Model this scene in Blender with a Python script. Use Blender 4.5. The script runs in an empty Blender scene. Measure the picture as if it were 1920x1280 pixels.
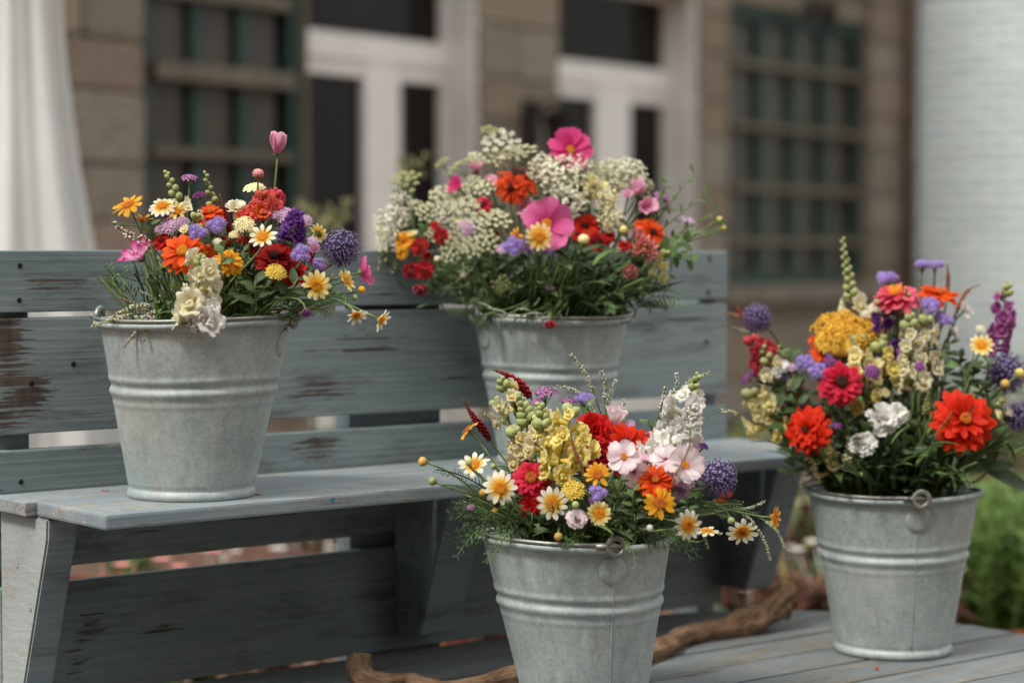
import bpy, bmesh, math, random
from mathutils import Vector as V, Matrix as M, noise as mnoise
R = math.radians
rng = random.Random(7)
scn = bpy.context.scene
COL = scn.collection

# ------------------------------------------------------------------ camera, world, sun, exposure
H = 0.93                                   # camera height above the ground
F = 4000.0                                 # focal length in 1920-px units (75 mm)
PITCH = math.atan(170.0/F)
cam_d = bpy.data.cameras.new('camera')
cam = bpy.data.objects.new('camera', cam_d); COL.objects.link(cam)
cam_d.lens = 75.0; cam_d.sensor_width = 36.0
cam.location = (0, 0, H); cam.rotation_euler = (R(90)-PITCH, 0, 0)
cam_d.clip_end = 500; cam_d.clip_start = .05
cam_d.dof.use_dof = True; cam_d.dof.focus_distance = 2.99; cam_d.dof.aperture_fstop = 2.2
cam_d.dof.aperture_blades = 0
scn.camera = cam

w = bpy.data.worlds.new('World'); scn.world = w; w.use_nodes = True
wn = w.node_tree; wn.nodes.clear()
wo = wn.nodes.new('ShaderNodeOutputWorld'); wb = wn.nodes.new('ShaderNodeBackground')
sky = wn.nodes.new('ShaderNodeTexSky'); sky.sky_type = 'NISHITA'; sky.sun_disc = False
SUN_AZ, SUN_EL = R(-136), R(52)             # azimuth from +Y (view direction), clockwise; the sun stands to the left
sky.sun_elevation = SUN_EL; sky.sun_rotation = SUN_AZ
sky.air_density = 1.0; sky.dust_density = 4.0; sky.ozone_density = 1.0
hs = wn.nodes.new('ShaderNodeHueSaturation'); hs.inputs['Saturation'].default_value = .45
wn.links.new(sky.outputs[0], hs.inputs['Color'])
# bright cloud over most of the sky: standard overcast luminance, (1 + 2 sin(elevation)) / 3
tc = wn.nodes.new('ShaderNodeTexCoord'); sx = wn.nodes.new('ShaderNodeSeparateXYZ'); wn.links.new(tc.outputs['Generated'], sx.inputs[0])
mr = wn.nodes.new('ShaderNodeMapRange'); mr.inputs[1].default_value = 0; mr.inputs[2].default_value = 1; mr.inputs[3].default_value = 2.3; mr.inputs[4].default_value = 6.9
wn.links.new(sx.outputs[2], mr.inputs[0])
cc = wn.nodes.new('ShaderNodeVectorMath'); cc.operation = 'SCALE'; cc.inputs[0].default_value = (1.0, 1.0, .985); wn.links.new(mr.outputs[0], cc.inputs['Scale'])
mx = wn.nodes.new('ShaderNodeMix'); mx.data_type = 'RGBA'; mx.inputs[0].default_value = .85
wn.links.new(hs.outputs[0], mx.inputs[6]); wn.links.new(cc.outputs[0], mx.inputs[7])
wn.links.new(mx.outputs[2], wb.inputs['Color'])
wb.inputs['Strength'].default_value = 0.135
wn.links.new(wb.outputs[0], wo.inputs['Surface'])

sd = bpy.data.lights.new('sun', 'SUN'); sun = bpy.data.objects.new('sun', sd); COL.objects.link(sun)
sd.energy = 1.45; sd.angle = R(10); sd.color = (1.0, .955, .89)
sdir = V((math.sin(SUN_AZ)*math.cos(SUN_EL), math.cos(SUN_AZ)*math.cos(SUN_EL), math.sin(SUN_EL)))
sun.rotation_euler = sdir.to_track_quat('Z', 'Y').to_euler(); sun.location = (-4, 0, 8)
scn.view_settings.view_transform = 'Standard'; scn.view_settings.look = 'None'
scn.view_settings.gamma = 1; scn.view_settings.use_curve_mapping = False
scn.view_settings.exposure = 1.12
scn.render.engine = 'CYCLES'
scn.cycles.max_bounces = 6; scn.cycles.use_denoising = True

# ------------------------------------------------------------------ helpers
def P(px, py, Y):
    "point at depth Y seen at photo pixel (px,py)"
    u = (px-960)/F; v = (640-py)/F
    dy = math.cos(PITCH)+v*math.sin(PITCH); dz = -math.sin(PITCH)+v*math.cos(PITCH)
    k = Y/dy
    return V((u*k, Y, H+dz*k))

def lin(c):
    c /= 255.0
    return c/12.92 if c <= .04045 else ((c+.055)/1.055)**2.4
def S(r, g, b): return (lin(r), lin(g), lin(b), 1.0)

class NT:
    def __init__(s, name):
        s.m = bpy.data.materials.new(name); s.m.use_nodes = True
        s.t = s.m.node_tree; s.t.nodes.clear()
        s.out = s.t.nodes.new('ShaderNodeOutputMaterial')
    def n(s, typ, ins=None, **props):
        nd = s.t.nodes.new(typ)
        for k, v in props.items(): setattr(nd, k, v)
        for k, v in (ins or {}).items():
            if isinstance(v, bpy.types.NodeSocket): s.t.links.new(v, nd.inputs[k])
            else: nd.inputs[k].default_value = v
        return nd
    def math(s, op, a, b=0.0, c=0.0, clamp=False):
        return s.n('ShaderNodeMath', {0: a, 1: b, 2: c}, operation=op, use_clamp=clamp).outputs[0]
    def mix(s, fac, a, b, blend='MIX'):
        nd = s.n('ShaderNodeMix', data_type='RGBA', blend_type=blend)
        for i, v in ((0, fac), (6, a), (7, b)):
            if isinstance(v, bpy.types.NodeSocket): s.t.links.new(v, nd.inputs[i])
            else: nd.inputs[i].default_value = v
        return nd.outputs[2]
    def ramp(s, fac, stops, interp='LINEAR'):
        nd = s.n('ShaderNodeValToRGB', {0: fac}); cr = nd.color_ramp; cr.interpolation = interp
        while len(cr.elements) < len(stops): cr.elements.new(.5)
        for e, (p, c) in zip(cr.elements, stops):
            e.position = p; e.color = c if len(c) == 4 else (*c, 1)
        return nd.outputs[0]
    def noise(s, vec, scale, detail=4, rough=.55, dist=0.0):
        return s.n('ShaderNodeTexNoise', {'Vector': vec, 'Scale': scale, 'Detail': detail, 'Roughness': rough, 'Distortion': dist}).outputs[0]
    def mapping(s, vec, scale=(1, 1, 1), loc=(0, 0, 0)):
        return s.n('ShaderNodeMapping', {'Vector': vec, 'Scale': scale, 'Location': loc}).outputs[0]
    def objco(s, rand=True):
        co = s.n('ShaderNodeTexCoord').outputs['Object']
        if rand:
            r = s.n('ShaderNodeObjectInfo').outputs['Random']
            c = s.n('ShaderNodeCombineXYZ', {0: s.math('MULTIPLY', r, 37.0), 1: s.math('MULTIPLY', r, 91.0), 2: s.math('MULTIPLY', r, 53.0)}).outputs[0]
            co = s.n('ShaderNodeVectorMath', {0: co, 1: c}, operation='ADD').outputs[0]
        return co
    def done(s, color, rough=.6, metal=0.0, spec=.3, bump=None, bstr=.3, bdist=.002, trans=0.0):
        ins = {'Base Color': color, 'Roughness': rough, 'Metallic': metal, 'Specular IOR Level': spec}
        if bump is not None:
            ins['Normal'] = s.n('ShaderNodeBump', {'Height': bump, 'Strength': bstr, 'Distance': bdist}).outputs[0]
        b = s.n('ShaderNodeBsdfPrincipled', ins).outputs[0]
        if trans:
            tr = s.n('ShaderNodeBsdfTranslucent', {'Color': color}).outputs[0]
            b = s.n('ShaderNodeMixShader', {0: trans, 1: b, 2: tr}).outputs[0]
        s.t.links.new(b, s.out.inputs['Surface'])
        return s.m

MATS = {}
def petal_mat(key, stops, rough=.66, trans=.40, streak=.26, var=.24):
    "pigment runs along the petal (uv v); fine veins across it"
    if key in MATS: return MATS[key]
    t = NT(key)
    uv = t.n('ShaderNodeTexCoord').outputs['UV']
    sp = t.n('ShaderNodeSeparateXYZ', {0: uv})
    wob = t.noise(t.mapping(uv, (14, 2, 1)), 1.0, 2)
    v = t.math('ADD', sp.outputs[1], t.math('MULTIPLY', t.math('SUBTRACT', wob, .5), .22))
    c = t.n('ShaderNodeHueSaturation', {'Saturation': 1.0, 'Value': .92, 'Color': t.ramp(v, stops)}).outputs[0]
    vein = t.noise(t.mapping(uv, (30, 1.6, 1)), 1.0, 3)
    r = t.n('ShaderNodeObjectInfo').outputs['Random']
    k = t.math('ADD', t.math('MULTIPLY', t.math('SUBTRACT', vein, .5), 2*streak), t.math('ADD', 1-var/2, t.math('MULTIPLY', r, var)))
    c = t.mix(1.0, c, t.n('ShaderNodeCombineXYZ', {0: k, 1: k, 2: k}).outputs[0], 'MULTIPLY')
    MATS[key] = t.done(c, rough, spec=.2, bump=vein, bstr=.35, bdist=.0006, trans=trans)
    return MATS[key]

def plain(key, a, b=None, scale=60, rough=.6, trans=0.0, spec=.25, metal=0.0, bstr=.2, var=.25, bdist=.001):
    "two-tone mottled colour with fine relief"
    if key in MATS: return MATS[key]
    t = NT(key); co = t.objco()
    nz = t.noise(co, scale, 4)
    c = t.ramp(nz, [(.3, a), (.72, b or a)])
    r = t.n('ShaderNodeObjectInfo').outputs['Random']
    k = t.math('ADD', 1-var/2, t.math('MULTIPLY', r, var))
    c = t.mix(1.0, c, t.n('ShaderNodeCombineXYZ', {0: k, 1: k, 2: k}).outputs[0], 'MULTIPLY')
    MATS[key] = t.done(c, rough, metal, spec, nz, bstr, bdist, trans)
    return MATS[key]

class MB:
    "collects geometry and links it as one mesh object"
    def __init__(s): s.v = []; s.f = []; s.uv = []; s.mi = []
    def add(s, vs, fs, uvs=None, mi=0):
        o = len(s.v); s.v += [tuple(x) for x in vs]
        s.f += [tuple(i+o for i in f) for f in fs]
        s.uv += (uvs if uvs else [(0.5, 0.5)]*len(vs)); s.mi += [mi]*len(fs)
    def tube(s, pts, rad, n=5, mi=0, cap=True):
        pts = [V(p) for p in pts]; k = len(pts)
        rs = rad if isinstance(rad, (list, tuple)) else [rad]*k
        vs = []; up = V((.3, .2, 1))
        prev = None
        for i, p in enumerate(pts):
            d = (pts[min(i+1, k-1)]-pts[max(i-1, 0)])
            d = d.normalized() if d.length > 1e-9 else V((0, 0, 1))
            if prev is None:
                a = d.cross(up); a = a.normalized() if a.length > 1e-4 else V((1, 0, 0))
            else:
                a = (prev-d*prev.dot(d)); a = a.normalized() if a.length > 1e-5 else V((1, 0, 0))
            prev = a; b = d.cross(a)
            for j in range(n):
                t = 2*math.pi*j/n
                vs.append(p+(a*math.cos(t)+b*math.sin(t))*rs[i])
        fs = [(i*n+j, i*n+(j+1) % n, (i+1)*n+(j+1) % n, (i+1)*n+j) for i in range(k-1) for j in range(n)]
        if cap: fs += [tuple(range(n))[::-1], tuple((k-1)*n+j for j in range(n))]
        s.add(vs, fs, [(j/n, i/max(k-1, 1)) for i in range(k) for j in range(n)], mi)
    def blob(s, c, r, mi=0, axis=None, st=1.0):
        "low ellipsoid (octahedral, 14 verts)"
        c = V(c); q = (V(axis).to_track_quat('Z', 'Y') if axis is not None else None)
        vs = [V((0, 0, -r*st))]
        for z, rr in ((-.45, .85), (.45, .85)):
            for j in range(5):
                a = 2*math.pi*(j+(.5 if z > 0 else 0))/5
                vs.append(V((math.cos(a)*r*rr, math.sin(a)*r*rr, z*r*st)))
        vs.append(V((0, 0, r*st)))
        if q: vs = [q@x for x in vs]
        fs = [(0, 1+(j+1) % 5, 1+j) for j in range(5)]
        for j in range(5):
            fs += [(1+j, 1+(j+1) % 5, 6+j), (1+(j+1) % 5, 6+(j+1) % 5, 6+j)]
        fs += [(11, 6+j, 6+(j+1) % 5) for j in range(5)]
        s.add([x+c for x in vs], fs, None, mi)
    def leaf(s, base, d, n, L, W, bend=.2, prof=(.15, .7, 1, .85, .5, .03), mi=0, fold=.25):
        base = V(base); d = V(d).normalized(); n = V(n); n = (n-d*n.dot(d)).normalized(); a = d.cross(n)
        vs = []; uvs = []; k = len(prof)
        for i, p in enumerate(prof):
            t = i/(k-1)
            for u in (-1, 0, 1):
                vs.append(base+d*(L*t*(1-.12*bend*t))+a*(u*W*.5*p)+n*(abs(u)*fold*W*p*.5-bend*L*t*t))
                uvs.append((.5+.5*u, t))
        fs = [(i*3+j, i*3+j+1, i*3+j+4, i*3+j+3) for i in range(k-1) for j in range(2)]
        s.add(vs, fs, uvs, mi)
    def box(s, lo, hi, mi=0):
        x0, y0, z0 = lo; x1, y1, z1 = hi
        vs = [(x0, y0, z0), (x1, y0, z0), (x1, y1, z0), (x0, y1, z0), (x0, y0, z1), (x1, y0, z1), (x1, y1, z1), (x0, y1, z1)]
        s.add(vs, [(3, 2, 1, 0), (4, 5, 6, 7), (0, 1, 5, 4), (1, 2, 6, 5), (2, 3, 7, 6), (3, 0, 4, 7)], None, mi)
    def lathe(s, prof, n=48, mi=0, fn=None, closed=False):
        vs = []; k = len(prof)
        for r, z in prof:
            for j in range(n):
                a = 2*math.pi*j/n
                p = V((r*math.cos(a), r*math.sin(a), z))
                vs.append(fn(p, a) if fn else p)
        fs = [(i*n+j, i*n+(j+1) % n, (i+1)*n+(j+1) % n, (i+1)*n+j) for i in range(k-1) for j in range(n)]
        s.add(vs, fs, [(j/n, i/(k-1)) for i in range(k) for j in range(n)], mi)
    def mesh(s, name, mats, smooth=True):
        me = bpy.data.meshes.new(name); me.from_pydata(s.v, [], s.f)
        for m in (mats if isinstance(mats, (list, tuple)) else [mats]): me.materials.append(m)
        me.polygons.foreach_set('material_index', s.mi)
        me.polygons.foreach_set('use_smooth', [smooth]*len(s.f))
        ul = me.uv_layers.new(name='UVMap'); li = [0]*len(me.loops); me.loops.foreach_get('vertex_index', li)
        ul.data.foreach_set('uv', [c for i in li for c in s.uv[i]])
        me.update()
        return me

def link(name, me, parent=None, mtx=None, kind=None):
    o = bpy.data.objects.new(name, me); COL.objects.link(o)
    if parent is not None: o.parent = parent
    if mtx is not None: o.matrix_local = mtx
    if kind: o['kind'] = kind
    return o
def tag(o, label, cat, group=None, kind=None):
    o['label'] = label; o['category'] = cat
    if group: o['group'] = group
    if kind: o['kind'] = kind
    return o
def thing(name, label, cat, loc=(0, 0, 0), group=None, rz=0.0):
    o = bpy.data.objects.new(name, None); COL.objects.link(o); o.empty_display_size = .05
    o.location = loc; o.rotation_euler = (0, 0, rz)
    return tag(o, label, cat, group)
def bevel_box(name, lo, hi, mats, b=.003, seg=2, warp=0.0, cuts=0):
    bm = bmesh.new(); bmesh.ops.create_cube(bm, size=1.0)
    lo = V(lo); hi = V(hi); c = (lo+hi)/2; d = hi-lo
    for v in bm.verts: v.co = V((v.co.x*d.x, v.co.y*d.y, v.co.z*d.z))+c
    if b: bmesh.ops.bevel(bm, geom=list(bm.edges), offset=b, segments=seg, affect='EDGES', profile=.6)
    if cuts:
        es = [e for e in bm.edges if abs(abs((e.verts[0].co-e.verts[1].co).x)-(d.x-2*b)) < 1e-4]
        bmesh.ops.subdivide_edges(bm, edges=es, cuts=cuts)
    if warp:
        for v in bm.verts:
            nz = mnoise.noise_vector(V((v.co.x*2.2+lo.z*9, lo.y*5, lo.z*7)))
            v.co += V((0, nz.y*warp, nz.z*warp))
    me = bpy.data.meshes.new(name); bm.to_mesh(me); bm.free()
    for m in (mats if isinstance(mats, (list, tuple)) else [mats]): me.materials.append(m)
    me.polygons.foreach_set('use_smooth', [False]*len(me.polygons))
    return me
def spline(pts, n=8):
    "Catmull-Rom through the points"
    pts = [V(p) for p in pts]
    if len(pts) == 2: return [pts[0].lerp(pts[1], i/n) for i in range(n+1)]
    q = [pts[0]*2-pts[1]]+pts+[pts[-1]*2-pts[-2]]; out = []
    for i in range(1, len(q)-2):
        for j in range(n):
            t = j/n; a, b, c, d = q[i-1:i+3]
            out.append(.5*((2*b)+(c-a)*t+(2*a-5*b+4*c-d)*t*t+(3*b-a-3*c+d)*t**3))
    return out+[pts[-1]]

# ------------------------------------------------------------------ shared materials
def wood(key, pa, pb, wd, wl, wear=.62, spots=(), grain=1.0, rough=.62, bare=.0):
    "painted, weathered softwood; local X runs along the board"
    t = NT(key); raw = t.n('ShaderNodeTexCoord').outputs['Object']; co = t.objco()
    rings = t.n('ShaderNodeTexWave', {'Vector': t.mapping(co, (.8, 16, 17)), 'Scale': 1.3, 'Distortion': 9.0, 'Detail': 4.0, 'Detail Scale': .8}, wave_type='BANDS', bands_direction='Z').outputs['Fac']
    fine = t.noise(t.mapping(co, (7, 160, 170)), 1.0, 5, .65)
    broad = t.noise(t.mapping(co, (2.2, 7, 9)), 1.0, 5, .6)
    fleck = t.noise(t.mapping(co, (16, 70, 75)), 1.0, 6, .72)
    lines = t.noise(t.mapping(co, (3.2, 60, 300)), 1.0, 3, .6)
    saw = t.noise(t.mapping(co, (90, 6, 6)), 1.0, 2, .5)
    paint = t.mix(t.ramp(broad, [(.3, (0, 0, 0)), (.7, (1, 1, 1))]), pa, pb)
    k = t.math('ADD', .80, t.math('ADD', t.math('MULTIPLY', rings, .10*grain), t.math('ADD', t.math('MULTIPLY', fine, .22*grain), t.math('MULTIPLY', t.math('SUBTRACT', lines, .42), .46*grain))))
    paint = t.mix(1.0, paint, t.n('ShaderNodeCombineXYZ', {0: k, 1: k, 2: k}).outputs[0], 'MULTIPLY')
    wv = t.math('ADD', t.math('MULTIPLY', fleck, .36), t.math('ADD', t.math('MULTIPLY', broad, .20), t.math('MULTIPLY', lines, .44)))
    wv = t.math('ADD', wv, t.math('MULTIPLY', t.math('SUBTRACT', rings, .5), .05*grain))
    for (sx, sz, rx, rz, amt) in spots:
        d = t.n('ShaderNodeVectorMath', {0: t.mapping(raw, (1/(rx*1.35), 0, 1/(rz*1.35)), (-sx/(rx*1.35), 0, -sz/(rz*1.35)))}, operation='LENGTH').outputs['Value']
        wv = t.math('ADD', wv, t.math('MULTIPLY', t.math('SUBTRACT', 1.0, d, clamp=True), amt*.76))
    fac = t.ramp(wv, [(wear, (0, 0, 0)), (wear+.012, (.8, .8, .8)), (wear+.08, (1, 1, 1))])
    dirt = t.noise(t.mapping(co, (5, 22, 24)), 1.0, 6, .7)
    paint = t.mix(t.ramp(dirt, [(.52, (0, 0, 0)), (.70, (.55, .55, .55))]), paint, (wd[0]*1.5, wd[1]*1.5, wd[2]*1.5, 1))
    timber = t.mix(t.ramp(t.math('ADD', t.math('MULTIPLY', fine, .7), t.math('MULTIPLY', saw, .3)), [(.35, (0, 0, 0)), (.66, (1, 1, 1))]), wd, wl)
    c = t.mix(fac, paint, timber)
    crack = t.ramp(t.noise(t.mapping(co, (1.4, 30, 55)), 1.0, 3, .5), [(.285, (1, 1, 1)), (.30, (0, 0, 0))])
    c = t.mix(t.math('MULTIPLY', crack, .7), c, (wd[0]*.4, wd[1]*.4, wd[2]*.4, 1))
    hgt = t.math('ADD', t.math('MULTIPLY', rings, .15), t.math('ADD', t.math('MULTIPLY', fine, .4), t.math('MULTIPLY', lines, .7)))
    hgt = t.math('SUBTRACT', hgt, t.math('MULTIPLY', fac, .5))
    return t.done(c, rough, spec=.28, bump=hgt, bstr=.55, bdist=.0016)

PA, PB = S(113, 128, 130), S(138, 149, 149)
WD, WL = S(46, 38, 34), S(104, 90, 80)
BENCH_PAINT = lambda key, spots=(), wear=.63: wood(key, PA, PB, WD, WL, wear, spots)
M_SEAT = wood('seat_board_paint', S(114, 128, 134), S(142, 151, 153), S(90, 88, 82), S(172, 169, 160), .52)
M_TABLE = wood('table_board_paint', S(96, 105, 109), S(124, 129, 129), S(74, 72, 66), S(138, 134, 124), .52)
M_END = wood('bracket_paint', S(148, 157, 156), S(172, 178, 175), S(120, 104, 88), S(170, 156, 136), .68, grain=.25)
M_SCREW = plain('rusty_screw', S(28, 24, 22), S(60, 42, 34), 400, .7)

def zinc():
    t = NT('galvanised_zinc'); co = t.objco()
    vor = t.n('ShaderNodeTexVoronoi', {'Vector': co, 'Scale': 190.0}, feature='F1').outputs['Color']
    sv = t.n('ShaderNodeSeparateXYZ', {0: vor}).outputs[0]
    cloud = t.noise(co, 10, 7, .66)
    mid = t.noise(t.mapping(co, (70, 70, 34)), 1.0, 5, .7)
    fine = t.noise(co, 260, 3, .6)
    drip = t.noise(t.mapping(co, (46, 46, 4)), 1.0, 5, .6)
    v = t.math('ADD', t.math('MULTIPLY', cloud, .46), t.math('ADD', t.math('MULTIPLY', sv, .07), t.math('ADD', t.math('MULTIPLY', fine, .19), t.math('MULTIPLY', mid, .28))))
    c = t.ramp(v, [(.34, S(134, 146, 145)), (.50, S(162, 172, 170)), (.66, S(190, 198, 194))])
    warm = t.ramp(t.noise(co, 5.5, 6, .65), [(.5, (0, 0, 0)), (.72, (1, 1, 1))])
    c = t.mix(t.math('MULTIPLY', warm, .28), c, S(178, 168, 150))
    rust = t.ramp(drip, [(.62, (0, 0, 0)), (.72, (1, 1, 1))])
    c = t.mix(t.math('MULTIPLY', rust, .38), c, S(146, 118, 90))
    pale = t.ramp(t.noise(t.mapping(co, (30, 30, 3)), 1.0, 4, .6), [(.58, (0, 0, 0)), (.68, (1, 1, 1))])
    c = t.mix(t.math('MULTIPLY', pale, .28), c, S(208, 210, 202))
    speck = t.ramp(t.noise(co, 85, 5, .75), [(.27, (1, 1, 1)), (.325, (0, 0, 0))])
    c = t.mix(t.math('MULTIPLY', speck, .7), c, S(66, 62, 56))
    r = t.n('ShaderNodeObjectInfo').outputs['Random']; k = t.math('ADD', .90, t.math('MULTIPLY', r, .14))
    c = t.mix(1.0, c, t.n('ShaderNodeCombineXYZ', {0: k, 1: k, 2: k}).outputs[0], 'MULTIPLY')
    rg = t.math('ADD', .50, t.math('MULTIPLY', mid, .26))
    return t.done(c, rg, .30, .40, t.math('ADD', t.math('MULTIPLY', v, .6), t.math('MULTIPLY', cloud, .8)), .28, .0022)
M_ZINC = zinc()
M_WIRE = plain('zinc_wire', S(128, 130, 124), S(160, 160, 150), 90, .45, metal=.7)

# ------------------------------------------------------------------ ground
def ground():
    n = 90; mb = MB(); xs = []
    for i in range(n+1):
        u = 2*i/n-1; xs.append(math.copysign(abs(u)**2.6*120, u))
    vs = []
    for y in xs:
        for x in xs:
            r = math.hypot(x, y)
            vs.append((x, y+5, .012*mnoise.noise(V((x*3, y*3, 0))) if r < 20 else 0))
    fs = [(j*(n+1)+i, j*(n+1)+i+1, (j+1)*(n+1)+i+1, (j+1)*(n+1)+i) for j in range(n) for i in range(n)]
    mb.add(vs, fs)
    t = NT('reddish_soil_and_clinker'); co = t.n('ShaderNodeTexCoord').outputs['Object']
    a = t.noise(co, 2.2, 6, .65); b = t.noise(co, 26, 5, .7)
    c = t.ramp(t.math('ADD', t.math('MULTIPLY', a, .6), t.math('MULTIPLY', b, .4)), [(.3, S(64, 48, 40)), (.5, S(98, 74, 62)), (.7, S(126, 104, 90))])
    m = t.done(c, .9, spec=.1, bump=b, bstr=.6, bdist=.02)
    o = link('ground', mb.mesh('ground', m), kind='structure'); o['label'] = 'reddish brown soil and paving behind the bench'
ground()

# ------------------------------------------------------------------ stone house
EX, EY = .613, .790                        # direction of the facade away from the camera
NX, NY = .790, -.613                       # outward normal
F0 = V((-.546, 9.5, 0))
WO = .20                                   # wall face stands this far in front of the door plane
def fpt(s, off, z): return V((F0.x+EX*s+NX*off, F0.y+EY*s+NY*off, z))
def fs(px, off=0.0):
    u = (px-960)/F; x0 = F0.x+NX*off; y0 = F0.y+NY*off
    return (u*y0-x0)/(EX-u*EY)
def fz(px, py, off=0.0):
    s = fs(px, off); y = F0.y+EY*s+NY*off
    return P(px, py, y).z

M_STONE = [plain('stone_%s' % k, a, b, 9, .85, bstr=.8, bdist=.02) for k, a, b in (
    ('buff', S(126, 114, 98), S(152, 139, 121)), ('brown', S(118, 106, 91), S(146, 132, 114)), ('rosy', S(126, 110, 97), S(150, 134, 119)), ('grey', S(120, 112, 99), S(148, 139, 125)))]
M_MORTAR = plain('lime_mortar', S(120, 110, 95), S(142, 131, 115), 20, .9)
M_WHITE = plain('white_gloss_paint', S(222, 220, 214), S(234, 232, 226), 8, .4, bstr=.05, var=.05)
M_TEAL = plain('teal_window_paint', S(42, 62, 58), S(58, 76, 70), 12, .5, bstr=.1)
M_DUSTY = plain('dusty_ledge_paint', S(96, 90, 78), S(116, 108, 92), 12, .6)
def glass(key, c, rough=.06, spec=.35):
    t = NT(key); co = t.objco()
    nz = t.noise(co, 3, 3); cc = t.ramp(nz, [(.35, c), (.7, (c[0]*1.7, c[1]*1.6, c[2]*1.5, 1))])
    return t.done(cc, rough, spec=spec)
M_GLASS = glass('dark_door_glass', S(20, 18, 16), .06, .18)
M_PANE = glass('dusty_window_glass', S(62, 60, 53), .25, .3)

FROT = M(((EX, -NX, 0, 0), (EY, -NY, 0, 0), (0, 0, 1, 0), (0, 0, 0, 1)))   # local x along wall, y into the wall
def fbox(name, s0, s1, o0, o1, z0, z1, mat, parent, b=.004, local=True):
    "box on the facade: s along, o outward offset, z up; parent = house root at F0"
    me = bevel_box(name, (s0, -o1, z0), (s1, -o0, z1), mat, b, 1)
    return link(name, me, parent)
def build_house():
    h = thing('stone_house', 'old brown stone house with white doors and dark paned windows behind the bench', 'house')
    h.matrix_world = M.Translation(F0) @ FROT
    S0, S1, ZT = -3.6, 5.02, 6.2
    wins = [(fs(243, WO-.08), fs(556, WO-.08)), (fs(1338, WO-.08), fs(1604, WO-.08))]
    doors = [(fs(586, WO), fs(832)), (fs(1046, WO), fs(1246))]
    WZ0, WZ1 = .74, 2.26; DZ1 = 2.27
    # solid wall between the openings
    holes = [(wins[0], WZ0, WZ1), (doors[0], 0, 2.75), (doors[1], 0, DZ1), (wins[1], WZ0, WZ1)]
    mb = MB(); x = S0
    for (a, b), z0, z1 in holes:
        mb.box((x, -WO+.02, 0), (a, .25, ZT))
        if z0 > 0: mb.box((a, -WO+.02, 0), (b, .25, z0))
        mb.box((a, -WO+.02, z1), (b, .25, ZT)); x = b
    mb.box((x, -WO+.02, 0), (S1, .25, ZT))
    link('wall', mb.mesh('wall', M_MORTAR, False), h)
    # stones course by course
    rs = random.Random(3); meshes = {}
    def stone(a, b, z0, z1):
        if b-a < .03 or z1-z0 < .05: return
        me = bevel_box('stone', (-.5, -.5, -.5), (.5, .5, .5), rs.choice(M_STONE), .06, 1) if len(meshes) < 12 else rs.choice(list(meshes.values()))
        if len(meshes) < 12: meshes[len(meshes)] = me
        d = .04+rs.random()*.012
        o = link('stone', me, h)
        o.matrix_local = M.Translation(((a+b)/2, -WO+.02-d/2+.012, (z0+z1)/2)) @ M.Diagonal((b-a-.010, d, z1-z0-.010, 1))
    zc = .02
    while zc < 2.75:
        hh = rs.uniform(.19, .30); z1 = zc+hh
        segs = [(S0, S1)]
        for (a, b), h0, h1 in holes:
            if zc < h1-.02 and z1 > h0+.02:
                ns = []
                for p, q in segs:
                    if b <= p or a >= q: ns.append((p, q)); continue
                    if a > p: ns.append((p, a))
                    if b < q: ns.append((b, q))
                segs = ns
        for p, q in segs:
            x = p
            while x < q-.02:
                x2 = min(q, x+rs.uniform(.3, .62))
                if q-x2 < .16: x2 = q
                stone(x, x2, zc, z1); x = x2
        zc = z1
    # doors: white frames, transom, mullion, dark panes
    for k, ((a, b), bar) in enumerate(zip(doors, ((fz(588, 57), fz(588, 106)), (fz(1050, 112), fz(1050, 154))))):
        d = bpy.data.objects.new('door', None); COL.objects.link(d); d.parent = h
        top = (2.75, DZ1)[k]
        fr = MB(); zt, zb = bar
        fr.box((a+.001, -.035, zb), (b-.001, .035, zt))
        ma, mbb = ((fs(676), fs(742)), (fs(1108), fs(1172)))[k]
        fr.box((ma, -.03, 0), (mbb, .03, zb-.001))
        for (p, q) in ((a+.001, a+.10), (b-.04, b-.013)): fr.box((p, -.028, 0), (q, .03, zb-.001))
        for (p, q) in ((a+.101, ma-.001), (mbb+.001, b-.041)):
            fr.box((p, -.02, .0), (q, .02, .30)); fr.box((p, -.02, zb-.07), (q, .02, zb-.001))
        fr.box((a+.001, -.028, zt+.001), (a+.035, .03, top-.001)); fr.box((b-.035, -.028, zt+.001), (b-.001, .03, top-.001))
        fr.box((a+.036, -.028, top-.05), (b-.036, .03, top-.001))
        link('frame', fr.mesh('frame', M_WHITE, False), d)
        for (p, q, z0, z1) in ((a+.10, ma, .30, zb-.07), (mbb, b-.04, .30, zb-.07), (a+.035, b-.035, zt, top-.05)):
            g = MB(); g.box((p+.001, .004, z0+.001), (q-.001, .012, z1-.001)); link('pane', g.mesh('pane', M_GLASS, False), d)
        # dark room behind is closed off by the wall core; painted reveals
        rv = MB()
        rv.box((b-.012, -WO+.008, 0), (b+.06, -.031, top+.05)); rv.box((a, -WO+.03, top-.004), (b-.0125, -.036, top+.05))
        link('reveal', rv.mesh('reveal', M_WHITE, False), d)
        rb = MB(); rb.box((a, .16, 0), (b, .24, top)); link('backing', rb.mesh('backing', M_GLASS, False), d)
    # windows
    for k, (a, b) in enumerate(wins):
        wd = bpy.data.objects.new('window', None); COL.objects.link(wd); wd.parent = h
        o1 = WO-.08
        fr = MB()
        fr.box((a, -o1-.03, WZ0), (a+.085, -o1+.03, WZ1)); fr.box((b-.07, -o1-.03, WZ0), (b, -o1+.03, WZ1))
        fr.box((a+.086, -o1-.03, WZ1-.08), (b-.071, -o1+.03, WZ1)); fr.box((a+.086, -o1-.03, WZ0), (b-.071, -o1+.03, WZ0+.07))
        link('frame', fr.mesh('frame', M_TEAL, False), wd)
        cols = 3 if k == 0 else 4
        ca, cb = a+.086, b-.071; step = (cb-ca)/cols
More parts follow.
